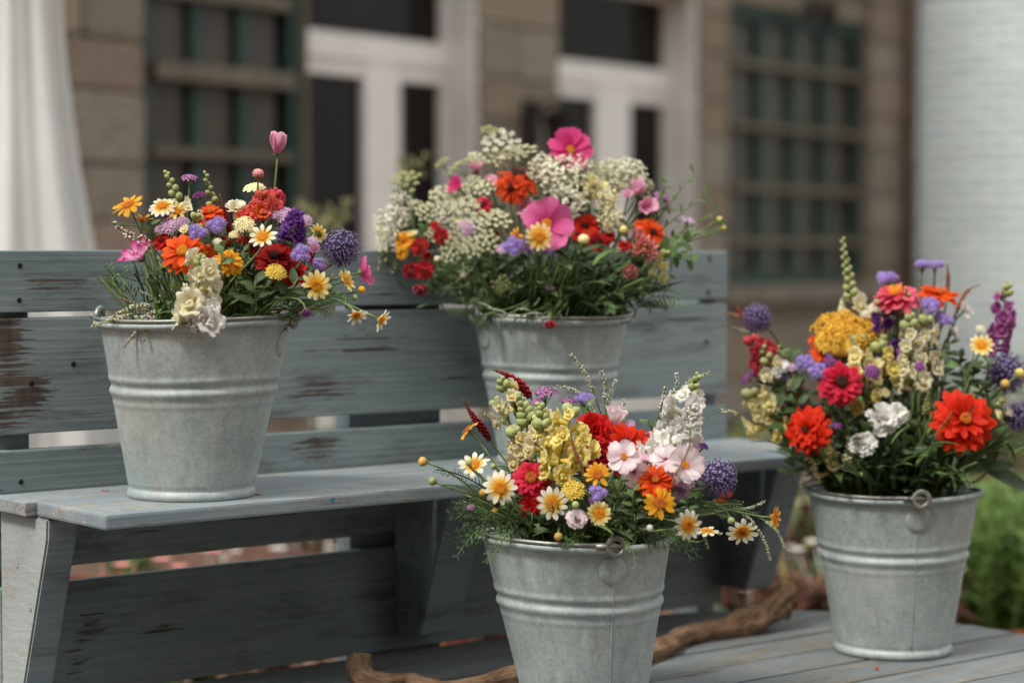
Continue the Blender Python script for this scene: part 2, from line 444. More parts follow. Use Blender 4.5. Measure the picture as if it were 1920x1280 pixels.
        for i in range(1, cols):
            m = MB(); x = ca+step*i
            m.box((x-.026, -o1-.018, WZ0+.071), (x+.032, -o1+.012, WZ1-.081)); link('muntin', m.mesh('muntin', M_TEAL, False), wd)
        zs = [WZ0+.071]+([1.0, 1.31, 1.62, 1.93] if k == 0 else [.98, 1.27, 1.60, 1.94])+[WZ1-.081]
        for i, z in enumerate(zs[1:-1]):
            m = MB(); th = ((.024, .018, .034, .026) if k == 0 else (.018, .022, .016, .020))[i]
            m.box((ca+.001, -o1-.05-(.02 if i == 2 else 0), z-th), (cb-.001, -o1+.01, z+th)); link('glazing_bar', m.mesh('glazing_bar', M_DUSTY, False), wd)
        for i in range(cols):
            for j in range(len(zs)-1):
                m = MB(); m.box((ca+step*i+.034, -o1+.014, zs[j]+.002), (ca+step*(i+1)-.034, -o1+.02, zs[j+1]-.002))
                link('pane', m.mesh('pane', M_PANE, False), wd)
        sl = MB(); sl.box((a-.06, -WO-.06, WZ0-.09), (b+.06, -o1+.03, WZ0-.002)); link('sill', sl.mesh('sill', M_STONE[3], False), wd)
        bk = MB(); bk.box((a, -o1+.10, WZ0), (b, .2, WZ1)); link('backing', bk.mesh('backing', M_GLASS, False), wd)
    return h
house = build_house()

def sky_blocker_house():  # added out of view: keeps low sky light off the bench front
    h = thing('sky_blocker_house', 'unseen dark brick house added behind the camera to block low sky light', 'house', (0, -5.0, 0))
    bm_ = plain('dark_brick', S(92, 74, 62), S(118, 96, 80), 6, .9)
    mb = MB(); mb.box((-13, -6, 0), (13, 0, 5.6)); link('wall', mb.mesh('wall', bm_, False), h)
    rf = MB(); rf.add([(-13.3, .4, 5.61), (13.3, .4, 5.61), (13.3, -6.4, 5.61), (-13.3, -6.4, 5.61), (-13.3, -3, 8.6), (13.3, -3, 8.6)], [(0, 1, 5, 4), (2, 3, 4, 5), (1, 2, 5), (3, 0, 4), (3, 2, 1, 0)])
    link('roof', rf.mesh('roof', plain('dark_roof_tile', S(62, 52, 48), S(84, 70, 64), 9, .85), False), h)
    for x in (-9, -5.5, -2, 2, 5.5, 9):
        for z in (.9, 3.5):
            f = MB(); f.box((x-.55, .001, z), (x+.55, .05, z+1.4)); o = link('window', f.mesh('window', M_WHITE, False), h)
            g = MB(); g.box((x-.47, .051, z+.08), (x+.47, .056, z+1.32)); link('pane', g.mesh('pane', M_GLASS, False), o)
sky_blocker_house()

def wall_lantern(px, py, k, label):
    s = fs(px, WO); z = fz(px, py, WO)
    t = thing('wall_lantern', label, 'lantern', fpt(s, WO+.03, z), rz=math.atan2(EY, EX))
    m = plain('black_iron', S(26, 24, 24), S(44, 40, 38), 40, .5, metal=.3)
    a = MB(); a.box((-.04*k, -.02, -.09*k), (.04*k, .012, .09*k)); a.tube([(0, -.02, .05*k), (0, -.10*k, .09*k), (0, -.13*k, .06*k)], .009*k, 6)
    link('bracket', a.mesh('bracket', m, False), t)
    b = MB(); b.lathe([(0, .07*k), (.075*k, .045*k), (.07*k, .035*k), (.055*k, .03*k), (.045*k, -.10*k), (.05*k, -.105*k), (.02*k, -.13*k), (0, -.13*k)], 6, fn=lambda p, a_: p+V((0, -.13*k, -.01)))
    link('lamp_housing', b.mesh('lamp_housing', m, False), t)
wall_lantern(985, 236, 1.25, 'black iron lantern on the stone pier between the two white doors')
wall_lantern(1512, 22, .8, 'small black lantern above the paned window near the white wall')

# white painted brick wing, coming forward from the corner of the house
def brick_wing():
    sc = fs(1697, WO)
    o = fpt(sc, WO, 0)
    t = thing('painted_brick_wall', 'pale whitewashed brick wall meeting the stone house at its corner', 'wall')
    # local x along the wing (toward the camera side), local y into the wing
    t.matrix_world = M.Translation(o) @ M(((NX, EX, 0, 0), (NY, EY, 0, 0), (0, 0, 1, 0), (0, 0, 0, 1)))
    m = plain('whitewashed_brick', S(198, 211, 212), S(218, 226, 225), 3.5, .7, bstr=.5, bdist=.01, var=.10)
    mj = plain('whitewashed_joint', S(184, 196, 196), S(202, 211, 210), 12, .8, var=.04)
    core = MB(); core.box((0, .012, 0), (3.6, .3, 6.2)); link('wall_core', core.mesh('wall_core', mj, False), t)
    me = bevel_box('brick', (-.5, -.5, -.5), (.5, .5, .5), m, .04, 1)
    rs = random.Random(5); bl, bh = .25, .072
    rows = int(3.3/bh); cnt = 0; rest = MB()
    for r in range(rows):
        z = r*bh+bh/2; x = -(.5*bl if r % 2 else 0)
        while x < 3.4:
            x0 = max(x, 0); x1 = x+bl
            if x1-x0 > .05:
                d = .022+rs.random()*.007
                vis = x1 < 1.75 and .55 < z < 2.35 
                mt = M.Translation(((x0+x1)/2, .012-d/2+.008, z)) @ M.Diagonal((x1-x0-.009, d, bh-.009, 1))
                if vis and cnt < 300:
                    link('brick', me, t, mt); cnt += 1
                else:
                    rest.box((x0+.006, .02-d, z-bh/2+.006), (x1-.006, .02, z+bh/2-.006))
            x = x1
    link('brickwork', rest.mesh('brickwork', m, False), t, kind='stuff')
brick_wing()
def downpipe():
    s = fs(1688, WO)
    t = thing('downpipe', 'brown rainwater pipe running down the corner beside the white wall', 'drainpipe', fpt(s, WO+.06, 0))
    m = plain('brown_pipe', S(96, 82, 70), S(120, 104, 90), 20, .5)
    a = MB(); a.tube([(0, 0, 0), (0, 0, 6.1)], .035, 12); link('pipe', a.mesh('pipe', m), t)
    for z in (.6, 1.5, 2.4):
        b = MB(); b.tube([(0, 0, z-.02), (0, 0, z+.02)], .042, 12); link('clamp', b.mesh('clamp', m), t)
downpipe()

# ------------------------------------------------------------------ closed white parasol on the left
def parasol():
    Y = 5.6; c = P(38, 470, Y); zb = P(60, 862, Y).z
    t = thing('closed_parasol', 'closed white parasol with hanging cloth folds behind the end of the bench', 'parasol', (c.x, Y, 0))
    m = NT('white_canvas'); co = m.objco(False)
    nz = m.noise(co, 4, 4); wv = m.noise(co, 420, 2)
    mc = m.done(m.ramp(nz, [(.3, S(208, 209, 205)), (.7, S(222, 223, 219))]), .85, spec=.1, bump=wv, bstr=.2, bdist=.001, trans=.25)
    mb = MB(); prof = []
    for i in range(40):
        z = 2.75+(zb-2.75)*i/39
        py = 470-(z-H)*F/Y
        ww = 75+(128-75)*((py)/470.0)**1.5 if py > 0 else 75+py*.02
        if py > 470: ww = 128+(py-470)*.13
        prof.append((max(ww, 30)/F*Y, z))
    def fn(p, a):
        r = math.hypot(p.x, p.y); k = 1+.10*math.sin(8*a+.6+.3*p.z)+.04*math.sin(17*a+p.z*2)+.02*math.sin(5*a+p.z*5)
        return V((p.x*k, p.y*k, p.z))
    mb.lathe(prof, 128, fn=fn); mb.lathe([(prof[-1][0]*.96, zb+.001), (prof[-1][0]*.9, zb+.3)], 128, fn=fn)
    link('canopy', mb.mesh('canopy', mc), t)
    pm = plain('parasol_pole', S(200, 200, 196), S(214, 214, 210), 20, .4)
    p = MB(); p.tube([(0, 0, .06), (0, 0, 2.8)], .022, 12); link('pole', p.mesh('pole', pm), t)
    b = MB(); b.lathe([(0, .09), (.05, .09), (.06, .06), (.25, .055), (.26, 0), (0, 0)], 32); link('base', b.mesh('base', plain('concrete_base', S(120, 118, 112), S(140, 138, 132), 30, .85)), t)
parasol()

# ------------------------------------------------------------------ bench
D = V((4940, F, 0)).normalized()           # along the bench, away from the camera
NB = V((D.y, -D.x, 0))                      # out of the backrest, toward the camera
BK = .932                                  # all bench measures below are scaled by this
P0 = V((-.733, 3.040, 0))
SEAT = H-.3473
BENCH_L = 1.458
bench = thing('slatted_bench', 'weathered blue grey wooden bench with a wide slatted backrest and bracketed seat', 'bench')
bench.matrix_world = M.Translation(P0) @ M(((D.x, -NB.x, 0, 0), (D.y, -NB.y, 0, 0), (0, 0, 1, 0), (0, 0, 0, 1)))   # local x along, y backward
def bz(rel): return H-rel*BK
def plank(name, x0, x1, y0, y1, z0, z1, mat, warp=.0015, b=.0025):
    # origin at the plank's own corner so grain and wear run along it
    me = bevel_box(name, (0, 0, 0), (x1-x0, y1-y0, z1-z0), mat, b, 2, warp, 14)
    return link(name, me, bench, M.Translation((x0, y0, z0)))
T = .022
pw = [BENCH_PAINT('paint_top_back_plank', [(.075, .05, .07, .045, .13), (.20, .012, .10, .015, .11), (1.0, .05, .2, .02, .10), (.14, .03, .10, .03, .12), (.62, .02, .14, .012, .14)], .63),
      BENCH_PAINT('paint_wide_back_plank', [(.012, .14, .040, .06, .40), (.055, .062, .038, .036, .30), (.0, .035, .05, .05, .26), (.30, .01, .12, .02, .16), (.56, .045, .09, .03, .26), (.62, .13, .12, .03, .12), (.82, .05, .10, .018, .16), (1.25, .12, .2, .03, .1), (.70, .10, .20, .05, .10), (.42, .15, .10, .016, .14)], .632),
      BENCH_PAINT('paint_seat_back_plank', [(.55, .15, .06, .03, .22), (.0, .1, .03, .1, .15), (.16, .17, .04, .02, .14), (.9, .16, .2, .02, .1)], .615),
      BENCH_PAINT('paint_low_back_plank', [(.26, .08, .10, .02, .16), (.14, .10, .03, .02, .2), (.5, .11, .05, .05, .14), (.12, .05, .03, .05, .16)], .62)]
plank('back_plank', 0, BENCH_L, 0, T, bz(.0954), bz(0), pw[0])
plank('back_plank', 0, BENCH_L, .001, T+.001, bz(.2836), bz(.104), pw[1])
plank('back_plank', -.004, BENCH_L, 0, T, bz(.495), bz(.308), pw[2])
plank('back_plank', 0, BENCH_L-.01, .001, T, bz(.702), bz(.520), pw[3])
# posts behind the planks
pp = wood('post_paint', S(106, 121, 127), S(132, 143, 146), S(52, 40, 34), S(120, 106, 92), .66)
def bx(px, yoff):
    "local x of the bench point at backward offset yoff seen in photo column px"
    u = (px-960)/F; o = P0-NB*yoff
    return (u*o.y-o.x)/(D.x-u*D.y)
for (a, b, dep) in ((-.001, bx(53, T+.002), .05), (bx(655, T+.002), bx(826, T+.002), .040), (bx(1312, T+.002), BENCH_L-.006, .07)):
    o = plank('back_post', a, b, T+.0025, T+.0025+dep, 0, bz(.012), pp, 0)
# seat boards
ST = .0205
plank('seat_board', -.017, BENCH_L+.02, -.1155, -.003, SEAT-ST, SEAT-.001, M_SEAT, .001, .002)
plank('seat_board', -.002, BENCH_L+.06, -.318, -.1185, SEAT-ST, SEAT, M_SEAT, .001, .004)
# tapered brackets under the seat
for x0, wdt in ((-.001, .046), (bx(736, 0), .082), (bx(1348, 0), .075)):
    bm = bmesh.new()
    z1 = SEAT-ST-.001; z0 = bz(.667)
    prof = [(-.003, z1), (-.150, z1), (-.148, z1-.03), (-.070, z0), (-.003, z0)]
    fr = [bm.verts.new((0, y, z)) for y, z in prof]; bk = [bm.verts.new((wdt, y, z)) for y, z in prof]
    bm.faces.new(fr); bm.faces.new(bk[::-1])
    for i in range(5): bm.faces.new((fr[i], bk[i], bk[(i+1) % 5], fr[(i+1) % 5]))
    bmesh.ops.recalc_face_normals(bm, faces=bm.faces); bmesh.ops.bevel(bm, geom=list(bm.edges), offset=.003, segments=2, affect='EDGES')
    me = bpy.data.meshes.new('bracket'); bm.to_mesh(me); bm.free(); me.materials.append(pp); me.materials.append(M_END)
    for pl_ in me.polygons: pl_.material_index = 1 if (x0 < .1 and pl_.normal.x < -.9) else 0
    link('bracket', me, bench, M.Translation((x0, 0, 0)))
# screw heads set into the boards
sm = MB(); sm.lathe([(0, .0004), (.0012, .0003), (.0022, .0007), (.0034, .0012), (.0042, -.0006)], 10); SCREW = sm.mesh('screw', M_SCREW)
def screw(px, py, off=.0):
    x = bx(px, 0); p = P0+D*x; z = P(px, py, p.y).z
    link('screw', SCREW, bench, M.Translation((x, -.0006-off, z)) @ M.Rotation(R(90), 4, 'X'))
for px, py in ((38, 498), (36, 563), (137, 682), (58, 718), (36, 903), (1330, 485), (1328, 548), (1325, 640)): screw(px, py)

def bench_front(px, py, d_):
    "bench-local x of the seat front edge in photo column px"
    u = (px-960)/F; o = P0+NB*.3185
    return (u*o.y-o.x)/(D.x-u*D.y)
xf = bench_front(618, 936, 0); fm = MB(); fm.add([(0, 0, -.003), (.0085, 0, -.0025), (.005, 0, -.0125)], [(0, 1, 2)])
link('paint_fleck', fm.mesh('paint_fleck', plain('turquoise_paint', S(20, 120, 160), S(30, 140, 176)), False), bench, M.Translation((xf, -.3186, SEAT)))
# ------------------------------------------------------------------ low table made of boards
TR_ = .650; TZ = H-TR_
table = thing('low_table', 'low rounded table of weathered grey boards in front of the bench', 'table', (P0.x, P0.y, 0), rz=math.atan2(D.y, D.x))
def table_top():
    # local x along the bench, y backward (so the table lies at negative y); rounded-rectangle outline
    X0, X1, Y0, Y1, CR = -.35, 1.60, -.98, -.030, .43
    def xr(y):
        d = 0
        if y > Y1-CR: d = CR-math.sqrt(max(CR*CR-(y-(Y1-CR))**2, 0))
        if y < Y0+CR: d = CR-math.sqrt(max(CR*CR-((Y0+CR)-y)**2, 0))
        return d
    wd = .1055; y = Y1; i0 = 0
    while y > Y0+.02:
        yb = y-.0015; ya = max(y-wd+.0015, Y0); n = 10
        ys = [ya+(yb-ya)*i/n for i in range(n+1)]
        pts = [(X1-xr(q), q) for q in ys]+[(X0+xr(q), q) for q in ys[::-1]]
        dz = rng.uniform(-.001, .001)
        bm = bmesh.new()
        a = [bm.verts.new((x, q-ya, TZ+dz)) for x, q in pts]; b = [bm.verts.new((x, q-ya, TZ-.028)) for x, q in pts]
        m = len(pts)
        bm.faces.new(a); bm.faces.new(b[::-1])
        for i in range(m): bm.faces.new((a[i], b[i], b[(i+1) % m], a[(i+1) % m]))
        bmesh.ops.recalc_face_normals(bm, faces=bm.faces)
        bmesh.ops.bevel(bm, geom=[e for e in bm.edges if all(v.co.z > TZ-.01 for v in e.verts)], offset=.0025, segments=2, affect='EDGES')
        me = bpy.data.meshes.new('table_board'); bm.to_mesh(me); bm.free(); me.materials.append(M_TABLE)
        link('table_board', me, table, M.Translation((0, ya, 0)))
        y -= wd
    for lx in (X0+.35, X1-.42):
        for ly in (Y0+.15, Y1-.2):
            link('leg', bevel_box('leg', (lx, ly, 0), (lx+.07, ly+.07, TZ-.0285), M_TABLE, .004), table)
    link('rail', bevel_box('rail', (X0+.36, Y0+.17, TZ-.10), (X1-.40, Y0+.20, TZ-.0288), M_TABLE, .003), table)
    link('rail', bevel_box('rail', (X0+.36, Y1-.18, TZ-.10), (X1-.40, Y1-.15, TZ-.0288), M_TABLE, .003), table)
table_top()

# ------------------------------------------------------------------ driftwood branch
def driftwood():
    t = NT('driftwood'); co = t.n('ShaderNodeTexCoord').outputs['UV']
    ob = t.n('ShaderNodeTexCoord').outputs['Object']
    g = t.noise(t.mapping(co, (34, 5, 1)), 1.0, 6, .7); b = t.noise(ob, 16, 5, .65)
    c = t.ramp(t.math('ADD', t.math('MULTIPLY', g, .55), t.math('MULTIPLY', b, .45)), [(.34, S(60, 44, 34)), (.44, S(128, 100, 76)), (.56, S(168, 136, 106)), (.70, S(194, 168, 138))])
    m = t.done(c, .8, spec=.2, bump=g, bstr=1.0, bdist=.010)
    mb = MB()
    zt = TZ
    def at(px, py, r, Y=None): return P(px, py, Y or (TR_-r*.93)*F/(py-470))
    rad = [.016, .018, .018, .0155, .0135, .0135, .0155, .018, .018, .0175, .019, .0195, .024, .022, .018]
    path = [at(676, 1226, 0, 3.13), at(674, 1262, 0, 3.12), at(698, 1282, 0, 3.105), at(760, 1278, .0155), at(830, 1293, .0135), at(900, 1284, .0135), at(960, 1268, .0155), at(1060, 1248, .018),
            at(1170, 1240, .018), at(1243, 1214, .0175), at(1290, 1190, .019), at(1350, 1180, .0195), at(1400, 1167, .022, 3.60), at(1450, 1143, 0, 3.63), at(1478, 1138, 0, 3.64)]
    pts = spline(path, 12); rr = []
    for i in range(len(pts)):
        u = i/12; k = min(int(u), len(rad)-2); rr.append(rad[k]+(rad[k+1]-rad[k])*(u-k))
    n = 26; vs = []; prev = None; up = V((0, .3, 1))
    def skin(pts, rr, seed):
        vs = []; prev = None; k = len(pts)
        for i, p in enumerate(pts):
            d = (pts[min(i+1, k-1)]-pts[max(i-1, 0)]).normalized()
            a = d.cross(up).normalized() if prev is None else (prev-d*prev.dot(d)).normalized()
            prev = a; b2 = d.cross(a)
            for j in range(n):
                th = 2*math.pi*j/n; dr = a*math.cos(th)+b2*math.sin(th)
                q = p+dr*rr[i]
                nzv = mnoise.noise(q*22+V((seed, 0, 0)))*.34+mnoise.noise(V((math.cos(th)*2.2, math.sin(th)*2.2, i*.09+seed)))*.26+abs(mnoise.noise(q*48))*.16-.05
                vs.append(p+dr*rr[i]*(1+nzv))
        fs_ = [(i*n+j, i*n+(j+1) % n, (i+1)*n+(j+1) % n, (i+1)*n+j) for i in range(k-1) for j in range(n)]
        fs_ += [tuple(range(n))[::-1], tuple((k-1)*n+j for j in range(n))]
        mb.add(vs, fs_, [(j/n, i/24) for i in range(k) for j in range(n)])
    pts = [pts[0]+(pts[0]-pts[1])*.25]+pts; rr = [rr[0]*.55]+rr
    pts = pts+[pts[-1]+(pts[-1]-pts[-2])*.35]; rr = rr+[rr[-1]*.55]
    skin(pts, rr, 0)
    st = spline([at(1440, 1150, 0, 3.625), at(1462, 1122, 0, 3.63), at(1486, 1103, 0, 3.635), at(1494, 1098, 0, 3.635)], 5)
    skin(st, [.020-.009*i/(len(st)-1) for i in range(len(st))], 5)
    kn = spline([at(1385, 1168, 0, 3.59), at(1380, 1154, 0, 3.585), at(1383, 1147, 0, 3.585)], 4)
    skin(kn, [.018, .017, .016, .014, .012, .011, .009, .007, .005][:len(kn)], 9)
    # rest it on the table
    o = link('driftwood', mb.mesh('driftwood', m)); tag(o, 'bare brown driftwood branch lying on the low table behind the cropped bucket', 'driftwood')
driftwood()

# ------------------------------------------------------------------ zinc buckets
BUCKETS = {}
def bucket(key, px, Y, zbase, Rr, Rb, Hh, band, lean, ear_deg, bail_side, label, tint=0):
    cx = (px-960)/F*Y
    t = thing('zinc_bucket', label, 'bucket', (cx, Y, zbase), 'galvanised flower buckets')
    ph = rng.random()*6
    def shear(p, a=None):
        k = p.z/Hh; r = math.hypot(p.x, p.y); a = math.atan2(p.y, p.x)
        d = 1+.010*math.sin(2*a+ph)*k+.004*math.sin(3*a+ph*2)+.010*mnoise.noise(V((math.cos(a)*1.6+ph*3, math.sin(a)*1.6, p.z*11)))*min(1, p.z/.03)*min(1, max(0, (Hh-p.z)/.03)+.15)
        return V((p.x*d+lean*k, p.y*d, p.z+.0025*k*math.sin(a*2+ph)))
    def rad(z): return Rb+(Rr-.005-Rb)*z/Hh
    b = []
    for r, z in ((0, .006), (Rb-.004, .006), (Rb-.002, 0), (Rb+.002, 0), (Rb+.0045, .003), (Rb+.005, .007), (Rb+.0035, .0115), (Rb+.0018, .0135), (Rb+.0012, .016)): b.append((r, z))
    def bump(z):
        q = 0
        for zc, wd, am in ((band, .0060, .0034), (band+.0185, .0042, .0018), (band-.016, .0038, .0009)):
            q += am*math.exp(-((z-zc)/wd)**2)
        q -= .0016*math.exp(-((z-band-.0095)/.004)**2)
        return q
    zs = [.02+(Hh-.03)*i/90 for i in range(91)]
    b += [(rad(z)+bump(z), z) for z in zs]
    b += [(Rr-.0062, Hh-.0065), (Rr-.0050, Hh-.0055)]
    inner = [(rad(z)-.0025, z) for z in zs[::-6]]+[(0, .02)]
    mb = MB(); mb.lathe(b+[(Rr-.0055, Hh-.002)]+inner, 112, fn=shear)
    link('body', mb.mesh('body', M_ZINC), t)
    rim = MB(); n = 112; k = 10; vs = []
    for j in range(n):
        a = 2*math.pi*j/n
        for i in range(k):
            q = 2*math.pi*i/k
            r = Rr-.001+.0046*math.cos(q)
            vs.append(shear(V((r*math.cos(a), r*math.sin(a), Hh+.0046*math.sin(q)-.001))))
    rim.add(vs, [(j*k+i, ((j+1) % n)*k+i, ((j+1) % n)*k+(i+1) % k, j*k+(i+1) % k) for j in range(n) for i in range(k)])
    link('rim', rim.mesh('rim', M_ZINC), t)
    # vertical seam
    a = R(ear_deg); sm_ = MB()
    pts = [shear(V(((rad(z)+bump(z)+.0004)*math.cos(a), (rad(z)+bump(z)+.0004)*math.sin(a), z))) for z in zs[:78:2]]
    tv = V((-math.sin(a), math.cos(a), 0)); sm_.tube(pts, .0009, 6)
    link('seam', sm_.mesh('seam', M_ZINC), t)
    for e, ang in enumerate((ear_deg, ear_deg+180)):
        a = R(ang); u = V((math.cos(a), math.sin(a), 0)); tv = V((-math.sin(a), math.cos(a), 0))
        # riveted round plate under the rim
        zc = Hh-.031; pl = MB(); vs = []; m = 24; tilt = (Rr-Rb)/Hh
        prof = ((0, .0030), (.012, .0031), (.0185, .0024), (.0205, .0002), (.0205, -.003))
        for r_, h_ in prof:
            for j in range(m):
                q = 2*math.pi*j/m; dx, dz = r_*math.cos(q), r_*math.sin(q)
                rr = rad(zc+dz)+h_
                aa = a+dx/rad(zc)
                vs.append(shear(V((rr*math.cos(aa), rr*math.sin(aa), zc+dz))))
        pl.add(vs, [(i*m+j, i*m+(j+1) % m, (i+1)*m+(j+1) % m, (i+1)*m+j) for i in range(len(prof)-1) for j in range(m)])
        link('ear_plate', pl.mesh('ear_plate', M_ZINC), t)
        # cast loop standing above the rim
        lp = MB(); c = u*(Rr+.0045)+V((0, 0, Hh+.0035)); vs = []; m = 26; kk = 9
        for j in range(m):
            q = 2*math.pi*j/m
            for i in range(kk):
                s_ = 2*math.pi*i/kk; rr = .0120+.0043*math.cos(s_)
                vs.append(shear(c+tv*(rr*math.cos(q))+V((0, 0, rr*math.sin(q)))+u*(.0038*math.sin(s_))))
        lp.add(vs, [(j*kk+i, ((j+1) % m)*kk+i, ((j+1) % m)*kk+(i+1) % kk, j*kk+(i+1) % kk) for j in range(m) for i in range(kk)])
        link('handle_loop', lp.mesh('handle_loop', M_WIRE), t)
    # bail handle folded down on the rim
    hd = MB(); pts = []; a0 = R(ear_deg); sgn = bail_side
    for i in range(49):
        f = i/48; a = a0+sgn*math.pi*f
        r = Rr+.0022; z = Hh+.0062
        if f < .06 or f > .94:
            g = (1-min(f, 1-f)/.06); r += .003*g; z += .001*g
        pts.append(shear(V((r*math.cos(a), r*math.sin(a), z))))
    hd.tube(pts, .0026, 8)
    for a, q in ((a0, 1), (a0+math.pi, -1)):
        u = V((math.cos(a), math.sin(a), 0)); tv = V((-math.sin(a), math.cos(a), 0))*sgn
        e = shear(u*(Rr+.005)+V((0, 0, Hh+.0045)))
        hd.tube([e-tv*.008*q, e+tv*.030*q+V((0, 0, .001))], .0031, 8)
    link('handle', hd.mesh('handle', M_WIRE), t)
    BUCKETS[key] = dict(c=V((cx, Y, zbase)), R=Rr, Rb=Rb, H=Hh, lean=lean, root=t)

bucket('L', 357, 3.02, SEAT, .1395, .0862, .2475, .150, .0080, 168, 1, 'zinc bucket standing at the near end of the bench seat')
bucket('K', 1030, 3.49, SEAT, .130, .0815, .2370, .143, .002, 205, 1, 'zinc bucket against the backrest of the bench, farthest from the camera')
bucket('F', 1098, 2.995, TZ+.001, .1375, .0840, .2490, .157, -.0130, -69, -1, 'zinc bucket cut off by the photo edge, in front of the driftwood')
bucket('R', 1679, 3.45, TZ+.001, .1405, .0905, .2600, .158, -.001, -83, -1, 'zinc bucket on the table beside the green grass')

# ------------------------------------------------------------------ flower building blocks
GREEN = plain('stem_green', S(84, 104, 58), S(120, 138, 84), 60, .5, var=.35)
DKGREEN = plain('dark_leaf_green', S(44, 62, 36), S(74, 94, 54), 40, .5, trans=.15, var=.4)
LEAF = plain('leaf_green', S(66, 92, 50), S(104, 130, 72), 40, .5, trans=.2, var=.3)
PALEGREEN = plain('pale_bud_green', S(140, 150, 92), S(176, 182, 122), 60, .5, trans=.1)
GREYLEAF = plain('silvery_leaf', S(122, 134, 112), S(160, 168, 146), 50, .6, trans=.1)
DISC = plain('yellow_disc', S(226, 150, 30), S(240, 182, 52), 260, .7, bstr=.6)
DISC_G = plain('golden_disc', S(196, 112, 24), S(222, 146, 36), 260, .7, bstr=.6)
DISC_D = plain('dark_disc', S(60, 28, 22), S(104, 56, 30), 260, .7, bstr=.6)
OCHRE = plain('ochre_bud', S(180, 140, 62), S(212, 176, 96), 260, .7)
DISC_B = plain('rusty_disc', S(150, 74, 26), S(190, 104, 38), 260, .7)
DISC_K = plain('black_disc', S(36, 18, 16), S(60, 32, 24), 260, .7)
DISC_O = plain('orange_disc', S(214, 116, 36), S(238, 160, 60), 260, .7, bstr=.6)

PC = {
 'white_daisy': petal_mat('white_daisy', [(0, S(232, 160, 36)), (.24, S(240, 186, 66)), (.44, S(245, 222, 150)), (.62, S(243, 237, 214)), (1, S(244, 240, 224))], streak=.05),
 'cream_daisy': petal_mat('cream_daisy', [(0, S(232, 158, 36)), (.32, S(242, 192, 72)), (.62, S(246, 222, 138)), (1, S(246, 234, 190))], streak=.05),
 'gold_daisy': petal_mat('gold_daisy', [(0, S(222, 140, 24)), (.5, S(236, 166, 36)), (1, S(242, 184, 60))], streak=.08),
 'orange': petal_mat('orange', [(0, S(214, 60, 10)), (.5, S(232, 84, 16)), (1, S(236, 98, 26))]),
 'rust': petal_mat('rust', [(0, S(140, 34, 16)), (.4, S(196, 56, 18)), (1, S(220, 82, 26))]),
 'scarlet': petal_mat('scarlet', [(0, S(190, 26, 10)), (.5, S(216, 42, 14)), (1, S(228, 56, 24))]),
 'red': petal_mat('red', [(0, S(150, 12, 14)), (.5, S(196, 22, 22)), (1, S(212, 34, 34))]),
 'crimson': petal_mat('crimson', [(0, S(150, 14, 32)), (.5, S(204, 28, 56)), (1, S(222, 52, 82))]),
 'deep_red': petal_mat('deep_red', [(0, S(96, 6, 8)), (.5, S(150, 14, 14)), (1, S(172, 24, 22))]),
 'pink': petal_mat('pink', [(0, S(196, 40, 110)), (.3, S(222, 84, 150)), (1, S(232, 124, 176))], streak=.2),
 'hot_pink': petal_mat('hot_pink', [(0, S(190, 26, 92)), (.35, S(222, 62, 128)), (1, S(228, 84, 146))], streak=.2),
 'rose_zinnia': petal_mat('rose_zinnia', [(0, S(206, 46, 84)), (.5, S(226, 78, 108)), (1, S(236, 112, 130))]),
 'striped_pink': petal_mat('striped_pink', [(0, S(196, 60, 130)), (.45, S(236, 176, 208)), (.8, S(226, 116, 172)), (1, S(186, 36, 104))], streak=.3),
 'pale_pink': petal_mat('pale_pink', [(0, S(226, 130, 176)), (.6, S(236, 170, 198)), (1, S(240, 190, 210))], streak=.15),
 'blush': petal_mat('blush', [(0, S(206, 96, 140)), (.16, S(238, 208, 220)), (.6, S(245, 238, 236)), (.86, S(244, 230, 232)), (1, S(232, 188, 206))], streak=.16),
 'strawpink': petal_mat('strawpink', [(0, S(206, 110, 96)), (.5, S(222, 142, 134)), (1, S(232, 172, 164))], streak=.2, trans=.1),
 'strawred': petal_mat('strawred', [(0, S(226, 120, 40)), (.35, S(206, 46, 52)), (.8, S(196, 36, 66)), (1, S(214, 92, 110))], trans=.1),
 'strawdark': petal_mat('strawdark', [(0, S(136, 26, 36)), (.6, S(170, 40, 62)), (1, S(196, 84, 100))], trans=.1),
 'white': petal_mat('white', [(0, S(228, 230, 206)), (.5, S(242, 240, 232)), (1, S(246, 244, 240))], streak=.05),
 'cream': petal_mat('cream', [(0, S(216, 206, 130)), (.5, S(238, 230, 190)), (1, S(244, 240, 220))], streak=.06),
 'creamyellow': petal_mat('creamyellow', [(0, S(230, 212, 112)), (.5, S(243, 232, 164)), (1, S(246, 240, 194))], streak=.06),
 'yellow': petal_mat('yellow', [(0, S(232, 200, 84)), (.5, S(244, 228, 134)), (1, S(247, 236, 164))], streak=.06),
 'whiteyellow': petal_mat('whiteyellow', [(0, S(228, 196, 84)), (.45, S(240, 226, 158)), (1, S(246, 240, 216))], streak=.06),
 'coral': petal_mat('coral', [(0, S(220, 120, 60)), (.5, S(226, 106, 84)), (1, S(222, 92, 92))], streak=.1),
 'orange_snap': petal_mat('orange_snap', [(0, S(230, 120, 30)), (1, S(236, 110, 44))], streak=.1),
 'rosecoral': petal_mat('rosecoral', [(0, S(206, 60, 72)), (.6, S(218, 78, 92)), (1, S(228, 110, 112))], streak=.12),
 'violet': petal_mat('violet', [(0, S(78, 36, 108)), (.6, S(112, 60, 148)), (1, S(142, 96, 172))], streak=.15),
 'magenta': petal_mat('magenta', [(0, S(136, 58, 122)), (.6, S(176, 92, 158)), (1, S(202, 136, 186))], streak=.15),
 'lilacpale': petal_mat('lilacpale', [(0, S(160, 120, 160)), (.6, S(200, 164, 196)), (1, S(214, 186, 212))], streak=.15),
}
